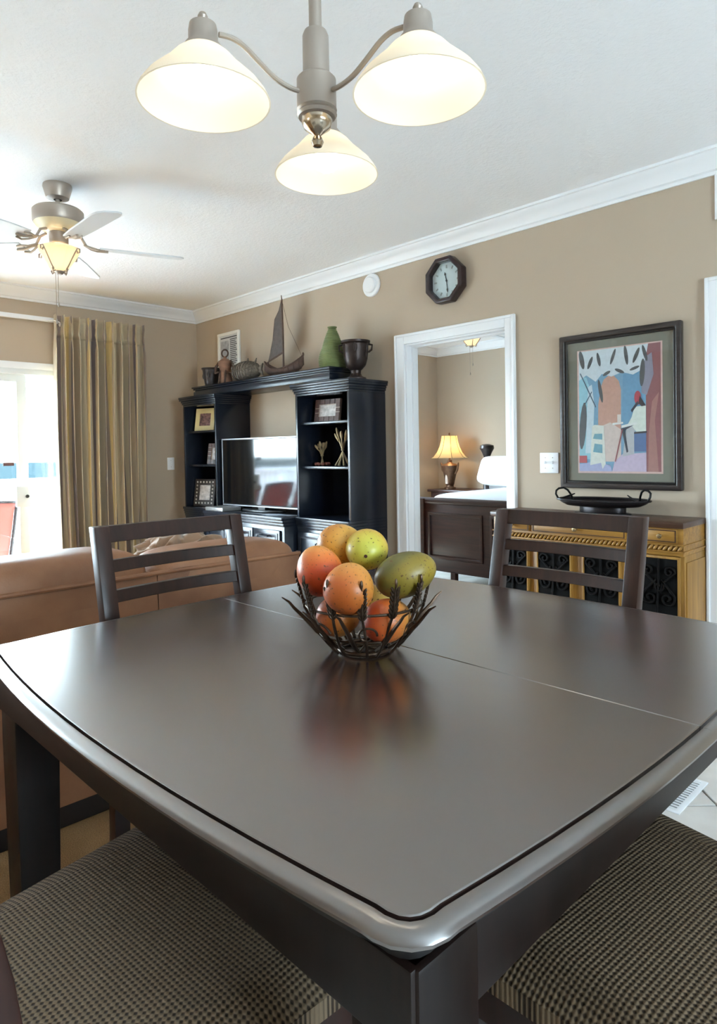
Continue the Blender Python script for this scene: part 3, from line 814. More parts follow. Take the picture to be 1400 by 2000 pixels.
# ------------------------------------------------------------------ photo frames and shelf ornaments
CREAMF = mat('cream_frame', (222, 206, 152), .5, vary=.1); DKF = mat('dark_studded_frame', (48, 38, 32), .45); PHOTO = mat('pale_photo_paper', (196, 192, 190), .4, vary=.35, vscale=30)
PHOTO2 = mat('dark_photo_print', (120, 88, 84), .4, vary=.8, vscale=40); MOSA = mat('mosaic_dark_tile', (86, 64, 60), .3, vary=.3, vscale=60); MOSL = mat('mosaic_joint', (178, 160, 150), .5)
STUD = mat('pewter_stud', (180, 172, 160), .3, .8)
def frame_stand(name, label, loc, rz, lean, wd, ht, bw_, fm, photo, extra=None):
    t = thing(name, label, 'picture frame', loc, rz)
    X_ = Matrix.Rotation(lean, 4, 'X')
    mb = M(); n0 = []
    ring_prism(mb, rect(-wd / 2, wd / 2, 0, ht), rect(-wd / 2 + bw_, wd / 2 - bw_, bw_, ht - bw_), -.009, .009, 'y')
    mb.v = [tuple(X_ @ Vector(v)) for v in mb.v]; mb.obj('frame', fm, t, bevel=.002)
    mb = M().box(-wd / 2 + bw_ - .002, wd / 2 - bw_ + .002, -.002, .006, bw_ - .002, ht - bw_ + .002, xf=X_); mb.obj('photo', photo, t)
    M().prism([(-.02, 0), (.02, 0), (.012, ht * .7), (-.012, ht * .7)], .008, .012, 'y', xf=Matrix.Translation((0, .05, 0)) @ Matrix.Rotation(lean - .42 + .3, 4, 'X') if False else X_).obj('easel_back', fm, t)
    if extra: extra(t, X_)
    return t
def studs(wd, ht, bw_):
    def fn(t, X_):
        nx = 6; nz = 7
        me = M().ball((0, 0, 0), (.009, .005, .009), 8, 5).mesh('stud', STUD)
        for i in range(nx):
            for z in (bw_ / 2, ht - bw_ / 2):
                link('stud', me, t, X_ @ Vector((-wd / 2 + bw_ / 2 + (wd - bw_) * i / (nx - 1), -.010, z)))
        for j in range(1, nz - 1):
            for x in (-wd / 2 + bw_ / 2, wd / 2 - bw_ / 2):
                link('stud', me, t, X_ @ Vector((x, -.010, bw_ / 2 + (ht - bw_) * j / (nz - 1))))
    return fn
def mosaic(wd, ht, bw_, nx, nz):
    def fn(t, X_):
        px = wd / nx; pz = ht / nz
        me = M().box(-px / 2 + .003, px / 2 - .003, -.004, .004, -bw_ / 2 + .003, bw_ / 2 - .003, xf=X_.to_3x3().to_4x4()).mesh('mosaic_tile', MOSA)
        mf = M().box(-bw_ / 2 + .003, bw_ / 2 - .003, -.004, .004, -pz / 2 + .003, pz / 2 - .003, xf=X_.to_3x3().to_4x4()).mesh('mosaic_tile', MOSA)
        for i in range(nx):
            for z in (bw_ / 2, ht - bw_ / 2): link('mosaic_tile', me, t, X_ @ Vector((-wd / 2 + px * (i + .5), -.010, z)))
        for j in range(1, nz - 1):
            for x in (-wd / 2 + bw_ / 2, wd / 2 - bw_ / 2): link('mosaic_tile', mf, t, X_ @ Vector((x, -.010, pz * (j + .5))))
    return fn
frame_stand('photo_frame', 'cream photo frame on the top shelf of the corner tower', (.52, -.25, 1.512), radians(20), radians(-10), .215, .205, .045, CREAMF, PHOTO2)
frame_stand('photo_frame', 'mosaic-edged photo frame on the middle shelf of the corner tower', (.66, -.22, 1.212), radians(20), radians(-10), .20, .185, .04, MOSL, PHOTO, mosaic(.20, .185, .04, 5, 5))
frame_stand('photo_frame', 'dark studded photo frame at the bottom of the corner tower', (.50, -.26, .832), radians(18), radians(-9), .235, .245, .055, DKF, PHOTO, studs(.235, .245, .055))
frame_stand('photo_frame', 'landscape mosaic photo frame on the top shelf of the tower beside the door', (2.15, -.22, 1.522), radians(6), radians(-8), .245, .165, .04, MOSL, PHOTO, mosaic(.245, .165, .04, 5, 5))
frame_stand('photo_frame', 'pale photo frame half hidden at the bottom of the tower beside the door', (2.375, -.17, .832), radians(-35), radians(-9), .20, .27, .035, mat('white_frame', (226, 226, 224), .5), PHOTO)
STRAW = mat('dry_wheat', (176, 158, 124), .7, vary=.2, vscale=30); TERRA = mat('red_beads', (142, 86, 74), .6)
def sheaf(loc, ht, spread, base_, label, nn, fork):
    t = thing('wheat_sheaf_ornament', label, 'ornament', loc, 0)
    for i in range(nn):
        a = 2 * pi * i / nn + .3; rb = base_ ; rt_ = spread * (.6 + .4 * ((i * 7) % 5) / 4)
        top = Vector((rt_ * cos(a), rt_ * .6 * sin(a), ht * (.86 + .14 * ((i * 3) % 4) / 3)))
        pts = [(-rb * cos(a) * .95, -rb * .8 * sin(a), 0.003), (-rb * .5 * cos(a), -rb * .4 * sin(a), ht * .18), (.004 * cos(a), .004 * sin(a), ht * .45), (top.x * .45, top.y * .45, ht * .66), (top.x * .8, top.y * .8, top.z * .86), tuple(top * 0.97)]
        st = M().tube(pts, [.005, .0045, .004, .004, .004, .003], 6).obj('stem', STRAW, t)
        ax = (top - Vector(pts[3])).normalized()
        M().ball(top * .97, (.009, .009, ht * .13), 8, 6, rot=ax.to_track_quat('Z', 'Y').to_matrix()).obj('wheat_head', STRAW, st)
    M().tube([(.009 * cos(2 * pi * i / 12), .009 * sin(2 * pi * i / 12), ht * .45) for i in range(12)], .004, 6, True).obj('binding', STRAW, t)
    return t
t = sheaf((2.04, -.18, 1.202), .165, .06, .012, 'small wheat sheaf ornament on a beaded base, middle shelf', 7, 1)
for i in range(10):
    a = 2 * pi * i / 10; M().ball((.05 * cos(a), .05 * sin(a), .012), .0125, 8, 6).obj('base_bead', TERRA, t)
sheaf((2.275, -.19, 1.202), .25, .075, .065, 'tall wheat sheaf ornament with splayed feet, middle shelf', 9, 1)

# ------------------------------------------------------------------ ornaments on the bridge shelf (top 1.905)
BZ = 1.906
PEWT = mat('dark_pewter', (70, 66, 68), .4, .5, vary=.25, vscale=14, bump=.5, bscale=30, bdist=.006)
BRZ = mat('dark_bronze', (58, 48, 46), .38, .6, vary=.25, vscale=18, bump=.35, bscale=35, bdist=.005)
TWIG = mat('brown_twig', (76, 55, 45), .7, vary=.3, vscale=25, bump=.5, bscale=80, bdist=.003)
t = pot_ = thing('metal_pot', 'dark embossed metal pot at the corner end of the bridge shelf', 'pot', (.555, -.19, BZ))
M().lathe([(0, 0), (.062, 0), (.070, .012), (.082, .06), (.094, .12), (.100, .158), (.110, .166), (.112, .176), (.102, .176), (.092, .155), (.075, .03), (0, .02)], 28).obj('body', PEWT, t)
for i in range(4):
    a = i * pi / 2 - .9; M().ball((.090 * cos(a), .090 * sin(a), .105), (.016, .016, .03), 8, 6).obj('embossed_leaf', PEWT, t)
SKIN = mat('carved_wood_figure', (126, 92, 72), .6, vary=.3, vscale=22)
t = thing('standing_figurine', 'small brown woven figurine with arms at its sides, before the wall print', 'figurine', (.80, -.20, BZ), radians(30))
M().lathe([(0, 0), (.062, 0), (.066, .008), (.058, .06), (.048, .11), (.046, .13), (.06, .17), (.058, .20), (.03, .222), (.014, .228), (.013, .245), (0, .245)], 20).obj('body', SKIN, t)
M().tube(arc(lambda u: (.030 * cos(2 * pi * u), 0, .272 + .032 * sin(2 * pi * u)), 24)[:-1], .007, 8, True).obj('head_hoop', TWIG, t)
for s in (-1, 1):
    M().tube([(s * .05, 0, .205), (s * .085, -.012, .15), (s * .080, -.03, .10), (s * .03, -.055, .105)], [.012, .012, .010, .008], 8).obj('arm', TWIG, t)
    M().tube([(s * .02, -.03, .125), (s * .026, -.058, .06), (s * .024, -.064, .004)], .010, 8).obj('leg_strut', TWIG, t)
WICK = mat('grey_wicker', (100, 92, 82), .7, vary=.4, vscale=60, bump=1, bscale=70, bdist=.01)
t = thing('wicker_fish', 'plump grey wicker fish on the bridge shelf between figurine and boat', 'ornament', (1.10, -.19, BZ + .004), radians(8))
def fish(v):
    return Vector((v.x, v.y * (1 - .25 * v.x * v.x), v.z * (1 - .15 * v.x * v.x)))
M().ball((0, 0, .083), (.165, .075, .082), 28, 18, shape=fish).obj('body', WICK, t)
for i in range(9):
    x = -.12 + i * .03; rr = math.sqrt(max(0, 1 - (x / .165) ** 2))
    M().tube([(x, .077 * rr * cos(2 * pi * k / 20), .083 + .084 * rr * sin(2 * pi * k / 20)) for k in range(20)], .0035, 5, True).obj('woven_hoop', WICK, t)
for x, s in ((-.14, -1), (.02, .3), (.10, 1)): M().prism([(x - .016, .14 - abs(x) * .15), (x + .016, .14 - abs(x) * .15), (x + s * .03, .195 - abs(x) * .1)], -.006, .006, 'y').obj('fin', WICK, t, bevel=.002)
M().prism([(.15, .07), (.15, .10), (.205, .135), (.19, .085), (.205, .03)], -.007, .007, 'y').obj('tail', WICK, t, bevel=.002)
# sailing boat
t = thing('model_sailboat', 'brown model sailboat with tall dark sail on the bridge shelf', 'model boat', (1.585, -.17, BZ + .004))
def hullpt(u, v):
    x = -.25 + .50 * u; wd = .055 * max(.02, (1 - abs(2 * u - 1) ** 2.2)); top = .055 + .085 * abs(2 * u - 1) ** 2.4 ; bot = .0 + .06 * abs(2 * u - 1) ** 3
    a = pi * v; return (x, -wd * cos(a), top - (top - bot) * sin(a) ** .8)
mb = M(); mb.grid(hullpt, 24, 10)
hull = mb.obj('hull', TWIG, t, smooth=60)
md = hull.modifiers.new('thickness', 'SOLIDIFY'); md.thickness = .006
for k in (0, 1):
    M().tube([hullpt(i / 20, k) for i in range(21)], .005, 6).obj('gunwale', TWIG, t)
for q in range(4): M().tube([hullpt((.62 + .1 * q), v / 8) for v in range(9)], .004, 5).obj('rib', TWIG, t)
M().tube([(0, 0, .008), (.002, 0, .35), (-.004, 0, .60), (-.012, 0, .638)], [.008, .007, .005, .003], 8).obj('mast', TWIG, t)
M().tube([(-.205, 0, .13), (-.10, 0, .155), (.004, 0, .185)], .005, 6).obj('boom', TWIG, t)
SAIL = mat('dark_gauze_sail', (86, 78, 74), .7, vary=.2, vscale=30, bump=.6, bscale=120, bdist=.003)
sp = [(-.195, .138), (-.005, .19), (-.006, .40), (-.010, .60), (-.045, .52), (-.10, .46), (-.112, .40), (-.13, .30), (-.16, .22)]
M().prism(sp, -.003, .003, 'y').obj('sail', SAIL, t)
M().tube([(p[0], 0, p[1]) for p in sp], .004, 6, True).obj('sail_edge', TWIG, t)
M().tube([(-.205, 0, .13), (-.20, 0, .09), (-.225, 0, .07)], .008, 6).obj('prow_post', TWIG, t)
M().tube([(-.006, 0, .60), (.07, 0, .38), (.23, 0, .13)], .0015, 5).obj('rigging', TWIG, t)
M().ball((.245, 0, .145), (.008, .008, .014), 8, 6).obj('stern_knob', TWIG, t)
GREEN = mat('green_ribbed_ceramic', (108, 120, 76), .55, vary=.2, vscale=14)
t = thing('green_vase', 'tall green ribbed bottle vase at the end of the bridge shelf', 'vase', (2.165, -.17, BZ))
pr = [(0, 0), (.088, 0)]
for i in range(44):
    z = .006 + .28 * i / 43; u = z / .29; r = .092 + .012 * sin(pi * min(1, u * 1.9)) - .066 * u ** 2.0
    pr.append((max(.026, r) + (.0045 if i % 2 else 0), z))
pr += [(.024, .292), (.033, .297), (.035, .305), (.026, .306), (.020, .29), (0, .28)]
M().lathe(pr, 32).obj('body', GREEN, t, smooth=60)
t = urn_ = thing('footed_urn', 'dark bronze footed urn on the tower beside the bedroom door', 'urn', (2.405, -.17, 1.7965))
M().lathe([(0, 0), (.092, 0), (.092, .022), (.075, .028), (.055, .036), (.044, .055), (.046, .075), (.06, .086), (.088, .112), (.105, .16), (.112, .22), (.114, .262), (.128, .272), (.130, .286), (.116, .288), (.106, .265), (.095, .15), (.05, .10), (0, .095)], 36).obj('body', BRZ, t)
for i in range(6):
    a = i * pi / 3 + .25
    M().ball((.108 * cos(a), .108 * sin(a), .235), (.020, .020, .034), 8, 6).obj('embossed_leaf', BRZ, t)
    M().ball((.103 * cos(a), .103 * sin(a), .185), (.014, .014, .022), 8, 6).obj('embossed_leaf', BRZ, t)
for a in (-2.45, .7):
    M().tube([(.113 * cos(a), .113 * sin(a), .262), (.146 * cos(a), .146 * sin(a), .256), (.142 * cos(a), .142 * sin(a), .222), (.112 * cos(a), .112 * sin(a), .205)], .008, 6).obj('handle', BRZ, t)

pot_.scale = (.78, .78, .95); urn_.scale = (.80, .80, .98)
# ------------------------------------------------------------------ things on the walls
wp = thing('wall_print', 'white framed print with lines of text, on the wall above the corner tower', 'wall print', (.58, -.002, 2.245))
mb = M(); ring_prism(mb, rect(-.175, .175, -.17, .17), rect(-.15, .15, -.145, .145), -.022, 0, 'y'); mb.obj('frame', mat('white_print_frame', (232, 230, 222), .5), wp, bevel=.003)
M().box(-.152, .152, -.010, 0, -.147, .147).obj('paper', mat('print_paper', (206, 206, 204), .6), wp)
INK = mat('grey_ink', (78, 76, 76), .6)
M().box(-.13, .13, -.0115, -.010, .118, .128).obj('print_line', INK, wp)
for i in range(14): M().box(.02, .13 - .02 * ((i * 5) % 3) / 2, -.0115, -.010, .098 - i * .017, .106 - i * .017).obj('print_line', INK, wp)
M().box(-.13, .0, -.0115, -.010, -.12, .095).obj('print_picture', mat('print_grey', (168, 168, 170), .6, vary=.3, vscale=25), wp)
sd = thing('smoke_detector', 'round white detector on the wall below the crown moulding', 'smoke detector', (2.414, -.001, 2.492))
X90 = Matrix.Rotation(pi / 2, 4, 'X')
M().lathe([(0, 0), (.082, 0), (.083, .012), (.078, .018), (0, .018)], 36, xf=X90).obj('base', WHITE, sd)
M().lathe([(.056, .018), (.056, .034), (.050, .040), (0, .042)], 36, xf=X90).obj('cover', WHITE, sd)
ck = thing('octagonal_clock', 'octagonal dark framed wall clock above the bedroom door', 'clock', (3.10, -.001, 2.388))
def octa(r): return [(r * cos(pi / 8 + i * pi / 4), r * sin(pi / 8 + i * pi / 4)) for i in range(8)]
CKW = wood('dark_clock_wood', (30, 20, 22), (56, 40, 42), .3, 4, 'X')
mb = M(); ring_prism(mb, octa(.156), octa(.124), -.062, 0, 'y'); mb.obj('frame', CKW, ck, bevel=.008, seg=3)
M().prism(octa(.128), -.018, -.002, 'y').obj('dial', mat('white_dial', (226, 228, 232), .5), ck)
MK = mat('faint_grey_numeral', (168, 168, 170), .6); HND = mat('black_hand', (30, 28, 28), .4)
for i in range(12):
    a = i * pi / 6; xf = Matrix.Rotation(a, 4, 'Y') @ Matrix.Translation((0, 0, .09))
    M().box(-.005, .005, -.0195, -.018, -.010, .010, xf=xf).obj('hour_mark', MK, ck)
def hand(ang, ln, wd, name):
    xf = Matrix.Rotation(ang, 4, 'Y')
    M().prism([(-wd * .5, -.012), (wd * .5, -.012), (wd * .4, ln * .62), (wd * 1.4, ln * .72), (0, ln), (-wd * 1.4, ln * .72), (-wd * .4, ln * .62)], -.0225, -.020, 'y', xf=xf).obj(name, HND, ck)
hand(radians(-14), .058, .006, 'hour_hand'); hand(radians(174), .078, .005, 'minute_hand')
M().lathe([(0, .0255), (.006, .025), (.006, .018)], 12, xf=X90).obj('hub', HND, ck)
mb = M(); mb.prism(octa(.124), -.036, -.034, 'y'); mb.obj('cover_glass', GLASS, ck)
def switch_plate(name, label, loc, rz, wd, ht, n):
    t = thing(name, label, 'light switch', loc, rz)
    M().box(-wd / 2, wd / 2, -.007, 0, -ht / 2, ht / 2).obj('plate', mat('switch_plate_white', (238, 240, 244), .35), t, bevel=.003)
    for i in range(n):
        x = (i - (n - 1) / 2) * .046
        M().box(x - .005, x + .005, -.016, -.006, -.002, .014, xf=Matrix.Rotation(.25, 4, 'X')).obj('toggle', WHITE, t, bevel=.002)
        for z in (-.03, .03): M().lathe([(0, .0085), (.003, .008), (.003, .006)], 8, xf=Matrix.Translation((x, 0, z)) @ X90).obj('screw', NICKEL, t)
    return t
switch_plate('light_switch', 'white double switch plate beside the painting', (3.803, -.001, 1.218), 0, .117, .117, 2)
switch_plate('light_switch', 'white single switch plate between curtain and bookcase tower', (.001, -.31, 1.216), radians(90), .072, .117, 1)
vt = thing('wall_vent', 'white slotted wall vent at the upper right edge of the photo', 'vent', (4.86, -.001, 2.47))
mb = M(); ring_prism(mb, rect(-.18, .18, -.105, .105), rect(-.155, .155, -.08, .08), -.012, 0, 'y'); mb.obj('frame', WHITE, vt, bevel=.002)
for i in range(8): M().box(-.156, .156, -.010, -.002, -.075 + i * .02, -.062 + i * .02, xf=None).obj('louvre', WHITE, vt)
fr_ = thing('floor_register', 'white slotted floor register on the pale tiles beyond the right chair', 'vent', (4.80, -.87, .0065))
mb = M(); ring_prism(mb, rect(-.065, .065, -.15, .15), rect(-.045, .045, -.13, .13), 0, .005, 'z'); mb.obj('frame', WHITE, fr_, bevel=.001)
M().box(-.046, .046, -.131, .131, 0, .001).obj('dark_duct', BLACK, fr_)
for i in range(14): M().box(-.046, .046, -.128 + i * .0188, -.119 + i * .0188, .001, .0045).obj('slat', WHITE, fr_)

# painting
pt = thing('framed_painting', 'framed colourful print of a seated figure, with dark frame and taupe mat', 'painting', (4.211, -.002, 1.4985))
PW, PH = .324, .418
FRM = wood('dark_frame_wood', (34, 28, 27), (60, 52, 50), .3, 4, 'X')
mb = M(); ring_prism(mb, rect(-PW, PW, -PH, PH), rect(-PW + .03, PW - .03, -PH + .03, PH - .03), -.035, 0, 'y'); mb.obj('frame', FRM, pt, bevel=.008, seg=3)
mb = M(); ring_prism(mb, rect(-PW + .028, PW - .028, -PH + .028, PH - .028), rect(-PW + .042, PW - .042, -PH + .042, PH - .042), -.024, 0, 'y'); mb.obj('inner_frame', mat('black_inner_frame', (20, 18, 20), .3), pt, bevel=.003)
M().box(-PW + .03, PW - .03, -.012, -.002, -PH + .03, PH - .03).obj('mat_board', mat('taupe_mat_board', (126, 116, 104), .7, vary=.06), pt)
AX0, AX1, AZ0, AZ1 = -.218, .218, -.325, .325
acol = {}
def ac(c):
    if c not in acol: acol[c] = len(acol)
    return acol[c]
art = M(); layer = [0]
def shape(c, pts):
    layer[0] += 1; y = -.0125 - layer[0] * .00006
    vs = [(AX0 + (AX1 - AX0) * u, y, AZ0 + (AZ1 - AZ0) * v) for u, v in pts]
    art.add(vs, [tuple(range(len(pts)))], ac(c))
def ell(u, v, a, b, rot=0, n=14): return [(u + a * cos(2 * pi * i / n) * cos(rot) - b * sin(2 * pi * i / n) * sin(rot), v + a * cos(2 * pi * i / n) * sin(rot) + b * sin(2 * pi * i / n) * cos(rot)) for i in range(n)]
def strip(u0, v0, u1, v1, w0): 
    dx, dy = u1 - u0, v1 - v0; L_ = math.hypot(dx, dy); nx, ny = -dy / L_ * w0, dx / L_ * w0
    return [(u0 + nx, v0 + ny), (u1 + nx, v1 + ny), (u1 - nx, v1 - ny), (u0 - nx, v0 - ny)]
shape((222, 176, 170), rect(-.02, 1.02, -.015, 1.01))
shape((126, 160, 190), rect(0, 1, 0, 1))
shape((158, 196, 212), [(0, .10), (.16, .10), (.18, .62), (.10, .78), (0, .80)])
shape((206, 210, 220), [(.08, .15), (.17, .15), (.20, .55), (.17, .72), (.12, .70), (.10, .45)])
shape((206, 150, 136), [(.24, .10), (.53, .10), (.535, .66), (.51, .73), (.45, .775), (.38, .78), (.32, .75), (.29, .70), (.25, .55)])
shape((222, 190, 184), [(.24, .08), (.53, .08), (.53, .34), (.40, .40), (.24, .36)])
shape((112, 152, 186), [(.54, .36), (.83, .34), (.83, .80), (.56, .78)])
shape((216, 214, 222), [(0, .76), (.10, .80), (.22, .74), (.30, .80), (.42, .77), (.55, .80), (.68, .77), (.84, .82), (.86, 1), (0, 1)])
shape((150, 86, 92), [(.83, 0), (1, 0), (1, 1), (.86, 1), (.83, .9)])
shape((176, 116, 112), [(.85, .0), (.97, .0), (.93, .4), (.98, .62), (.90, .55), (.86, .3)])
shape((150, 138, 158), [(.78, .62), (.84, .60), (.92, .76), (.90, .93), (.83, .90), (.78, .78)])
for u, v, a, b, r_ in ((.04, .93, .03, .08, .3), (.05, .38, .045, .20, -.12), (.28, .66, .022, .10, .25), (.79, .78, .03, .11, -.1), (.15, .90, .02, .06, -.6), (.26, .92, .02, .06, .3), (.44, .93, .018, .07, -.5), (.60, .93, .022, .08, .2), (.72, .92, .02, .07, -.6), (.82, .93, .02, .07, .4), (.36, .80, .05, .014, .3), (.52, .81, .06, .014, -.3), (.70, .82, .06, .012, .2)):
    shape((92, 88, 94), ell(u, v, a, b, r_))
for p in ((.02, .82, .22, .53, .006), (.17, .66, .08, .56, .005)): shape((74, 90, 112), strip(*p))
shape((176, 168, 204), [(0, 0), (.42, 0), (.40, .05), (.20, .08), (0, .06)])
shape((206, 176, 200), [(.42, 0), (.83, 0), (.83, .15), (.55, .14), (.45, .08)])
shape((196, 84, 92), rect(0, .10, .07, .13))
shape((226, 214, 206), [(.14, .05), (.17, .37), (.20, .385), (.32, .375), (.34, .06), (.30, .02), (.28, .07)])
shape((120, 160, 178), [(.18, .27), (.20, .31), (.30, .31), (.30, .26)]); shape((120, 160, 178), [(.18, .16), (.20, .23), (.30, .22), (.30, .15)])
shape((188, 178, 184), [(.55, .12), (.60, .36), (.70, .36), (.69, .14)])
shape((226, 220, 212), [(.60, .36), (.66, .43), (.70, .515), (.83, .52), (.83, .32), (.72, .31), (.66, .37)])
shape((92, 112, 158), rect(.69, .83, .16, .31))
shape((60, 52, 62), [(.69, .30), (.84, .305), (.84, .32), (.69, .315)])
shape((178, 62, 78), ell(.735, .585, .04, .055, 0)); shape((56, 44, 56), [(.76, .60), (.83, .52), (.78, .515), (.745, .54)])
shape((60, 56, 72), strip(.66, .48, .74, .55, .012)); 
shape((60, 60, 76), [(.53, .345), (.70, .375), (.58, .33), (.62, .16), (.60, .15), (.55, .31)])
shape((232, 222, 220), strip(.43, .385, .56, .392, .008)); shape((232, 222, 220), strip(.54, .36, .72, .385, .010)); shape((228, 206, 202), rect(.49, .535, .39, .46))
shape((164, 84, 92), strip(.46, .08, .55, .34, .007))
mats_ = []
for c in acol: mats_.append(mat('print_ink', c, .35, vary=.06, vscale=60))
art.obj('art_print', mats_, pt, smooth=0)
mb = M(); mb.box(-PW + .04, PW - .04, -.020, -.018, -PH + .04, PH - .04); mb.obj('picture_glass', GLASS, pt)

# ================================================================== BUFFET
bf = thing('buffet', 'golden wood buffet with dark top and black iron scroll panels, under the painting', 'buffet', (3.62, 0, 0))
BW_ = 1.01; YF = -.295
M().box(-.012, BW_ + .006, YF - .018, -.004, .928, .955).obj('top', BROWNTOP, bf, bevel=.004)
M().box(.0, BW_, YF, -.006, .80, .928).obj('drawer_case', GOLD, bf, bevel=.002)
M().box(.0, BW_, YF + .014, -.006, .05, .80).obj('body', GOLDZ, bf, bevel=.002)
M().box(.01, BW_ - .01, YF + .02, -.02, 0, .05).obj('plinth', GOLD, bf)
mb = M(); mb.box(-.006, BW_ + .006, YF - .008, -.005, .815, .823); mb.box(-.006, BW_ + .006, YF - .008, -.005, .848, .853); mb.obj('moulding', GOLD, bf, bevel=.002)
# rope moulding: twisted beads
rope = M().ball((0, 0, 0), (.006, .007, .017), 8, 5, rot=Matrix.Rotation(.7, 3, 'Y')).mesh('rope_bead', GOLD)
for i in range(46): link('rope_bead', rope, bf, (.012 + i * .0219, YF - .005, .8355))
KNOB = mat('brass_knob', (196, 178, 140), .25, .9)
for a, b in ((.03, .229), (.247, .75), (.842, .985)):
    dr = M().box(a, b, YF - .010, YF + .001, .860, .922).obj('drawer', GOLD, bf, bevel=.002)
    mb = M(); ring_prism(mb, rect(a + .004, b - .004, .863, .919), rect(a + .009, b - .009, .868, .914), YF - .0115, YF - .0095, 'y'); mb.obj('dark_inlay', BROWNTOP, dr)
    M().lathe([(0, .028), (.010, .026), (.012, .020), (.006, .010), (.007, 0)], 14, xf=Matrix.Translation(((a + b) / 2, YF - .010, .891)) @ X90).obj('knob', KNOB, dr)
bays = ((.045, .209), (.277, .458), (.536, .712), (.818, .985))
def spiral(cx, cz, r0, turns, start, sgn, tail):
    pts = []
    n = int(22 * turns)
    for i in range(n + 1):
        u = i / n; th = start + sgn * 2 * pi * turns * u; r = r0 * (.16 + .84 * u); pts.append((cx + r * cos(th), YF - .008, cz + r * sin(th)))
    return pts + [(cx + q[0], YF - .008, cz + q[1]) for q in tail]
BLKP = mat('black_back_panel', (9, 8, 8), .8, spec=.15)
for a, b in bays:
    dr = M().box(a, b, YF - .001, YF + .013, .10, .785).obj('door', BLKP, bf)
    mb = M(); ring_prism(mb, rect(a - .010, b + .010, .088, .797), rect(a, b, .10, .785), YF - .008, YF + .013, 'y'); mb.obj('door_frame', GOLDZ, dr, bevel=.002)
    cx = (a + b) / 2; w2 = (b - a) / 2
    for s in (-1, 1):
        M().tube(spiral(cx + s * w2 * .58, .725, .027, 1.25, pi / 2, -s, [(-s * .030, -.055), (-s * .040, -.10)]), .0055, 6).obj('scroll', IRON, dr)
        M().tube(spiral(cx + s * w2 * .48, .60, .036, 1.4, -pi / 2, s, [(-s * .006, .06), (-s * .03, .085)]), .006, 6).obj('scroll', IRON, dr)
        M().tube(spiral(cx + s * w2 * .5, .44, .038, 1.3, pi / 2, -s, [(-s * .035, -.06), (-s * .040, -.12)]), .006, 6).obj('scroll', IRON, dr)
        M().tube(spiral(cx + s * w2 * .5, .25, .036, 1.3, pi / 2, -s, [(-s * .03, -.05), (-s * .036, -.09)]), .006, 6).obj('scroll', IRON, dr)
    M().tube([(cx, YF - .008, .11), (cx + .012, YF - .010, .30), (cx - .010, YF - .010, .50), (cx, YF - .008, .66), (cx, YF - .008, .78)], .006, 6).obj('scroll', IRON, dr)
    M().tube(spiral(cx, .655, .030, 1.2, 0, 1, []), .006, 6).obj('scroll', IRON, dr)
M().box(BW_ - .0005, BW_ + .006, YF + .03, -.03, .12, .77).obj('side_panel', GOLDZ, bf, bevel=.002)
tr = thing('iron_tray', 'oval dark iron tray with looped handles on the buffet', 'tray', (4.185, -.152, .9555))
TRAYM = mat('dark_iron_tray', (40, 36, 38), .35, .6, vary=.2)
EL = lambda r: [(r * 1.72 * cos(2 * pi * i / 40), r * cos(2 * pi * i / 40 - pi / 2)) for i in range(40)]
mb = M(); mb.prism(EL(.085), 0, .012); mb.prism(EL(.07), .012, .045); mb.obj('foot', TRAYM, tr, bevel=.003)
def trayfn(u, v):
    a = 2 * pi * u; r = .02 + .118 * v; z = .046 + (.030 * max(0, (v - .72) / .28) ** 1.5)
    return (r * 1.74 * cos(a), r * sin(a), z)
mb = M(); mb.grid(trayfn, 48, 8); mb.prism(EL(.03), .042, .047)
o_ = mb.obj('dish', TRAYM, tr, smooth=60); md = o_.modifiers.new('thickness', 'SOLIDIFY'); md.thickness = .004
M().tube([(.138 * 1.74 * cos(2 * pi * i / 48), .138 * sin(2 * pi * i / 48), .077) for i in range(48)], .0055, 8, True).obj('rim', TRAYM, tr)
for s in (-1, 1):
    M().tube([(s * .236, -.02, .076), (s * .250, -.02, .100), (s * .250, -.015, .118), (s * .238, -.01, .130), (s * .215, 0, .134), (s * .197, .01, .122), (s * .186, .02, .100), (s * .178, .03, .072)], .0055, 8).obj('handle', IRON, tr)
    M().tube([(s * .205, -.06, .078), (s * .165, -.04, .094), (s * .14, -.02, .106)], [.0055, .005, .003], 8).obj('twig_end', IRON, tr)

# ================================================================== CURTAIN
cu_ = thing('curtain', 'striped tan and gold pleated curtain beside the sliding glass door', 'curtain', (.145, -1.02, 0))
CURT = curtain_mat()
NU, NV = 260, 26
def cfold(u, v):
    # v = 0 at the floor, 1 at the top
    top = v
    y = -.375 + .75 * u + (.02 * (1 - v)) * (u - .3) - .012 * sin(pi * v)
    amp = .058 * (1 - .35 * max(0, v - .9) / .1)
    ph = 2 * pi * (11.5 * u + .55 * sin(3.1 * u + 1.2 * v) * .6)
    pin = 1 - .55 * math.exp(-((v - .945) / .02) ** 2)
    x = amp * pin * (sin(ph) + .28 * sin(2.3 * ph + 1 + 1.5 * v)) + .012 * sin(5 * v + 9 * u) * (1 - v)
    yy = y + .014 * cos(ph) * pin
    return Vector((x, yy, .03 + 2.43 * v))
mb = M(); mb.grid(lambda u, v: cfold(u, v), NU, NV)
me = mb.mesh('panel', CURT, smooth=180)
uvl = me.uv_layers.new(name='UVMap')
idx = [(i / NU * 4.2, j / NV) for i in range(NU + 1) for j in range(NV + 1)]
for lp in me.loops:
    uvl.data[lp.index].uv = idx[lp.vertex_index]
pan = link('panel', me, cu_)
md = pan.modifiers.new('thickness', 'SOLIDIFY'); md.thickness = .004; md.offset = 0
mb = M(); mb.grid(lambda u, v: cfold(u, .925 + .075 * v) + Vector((.006, 0, .002)), NU, 4)
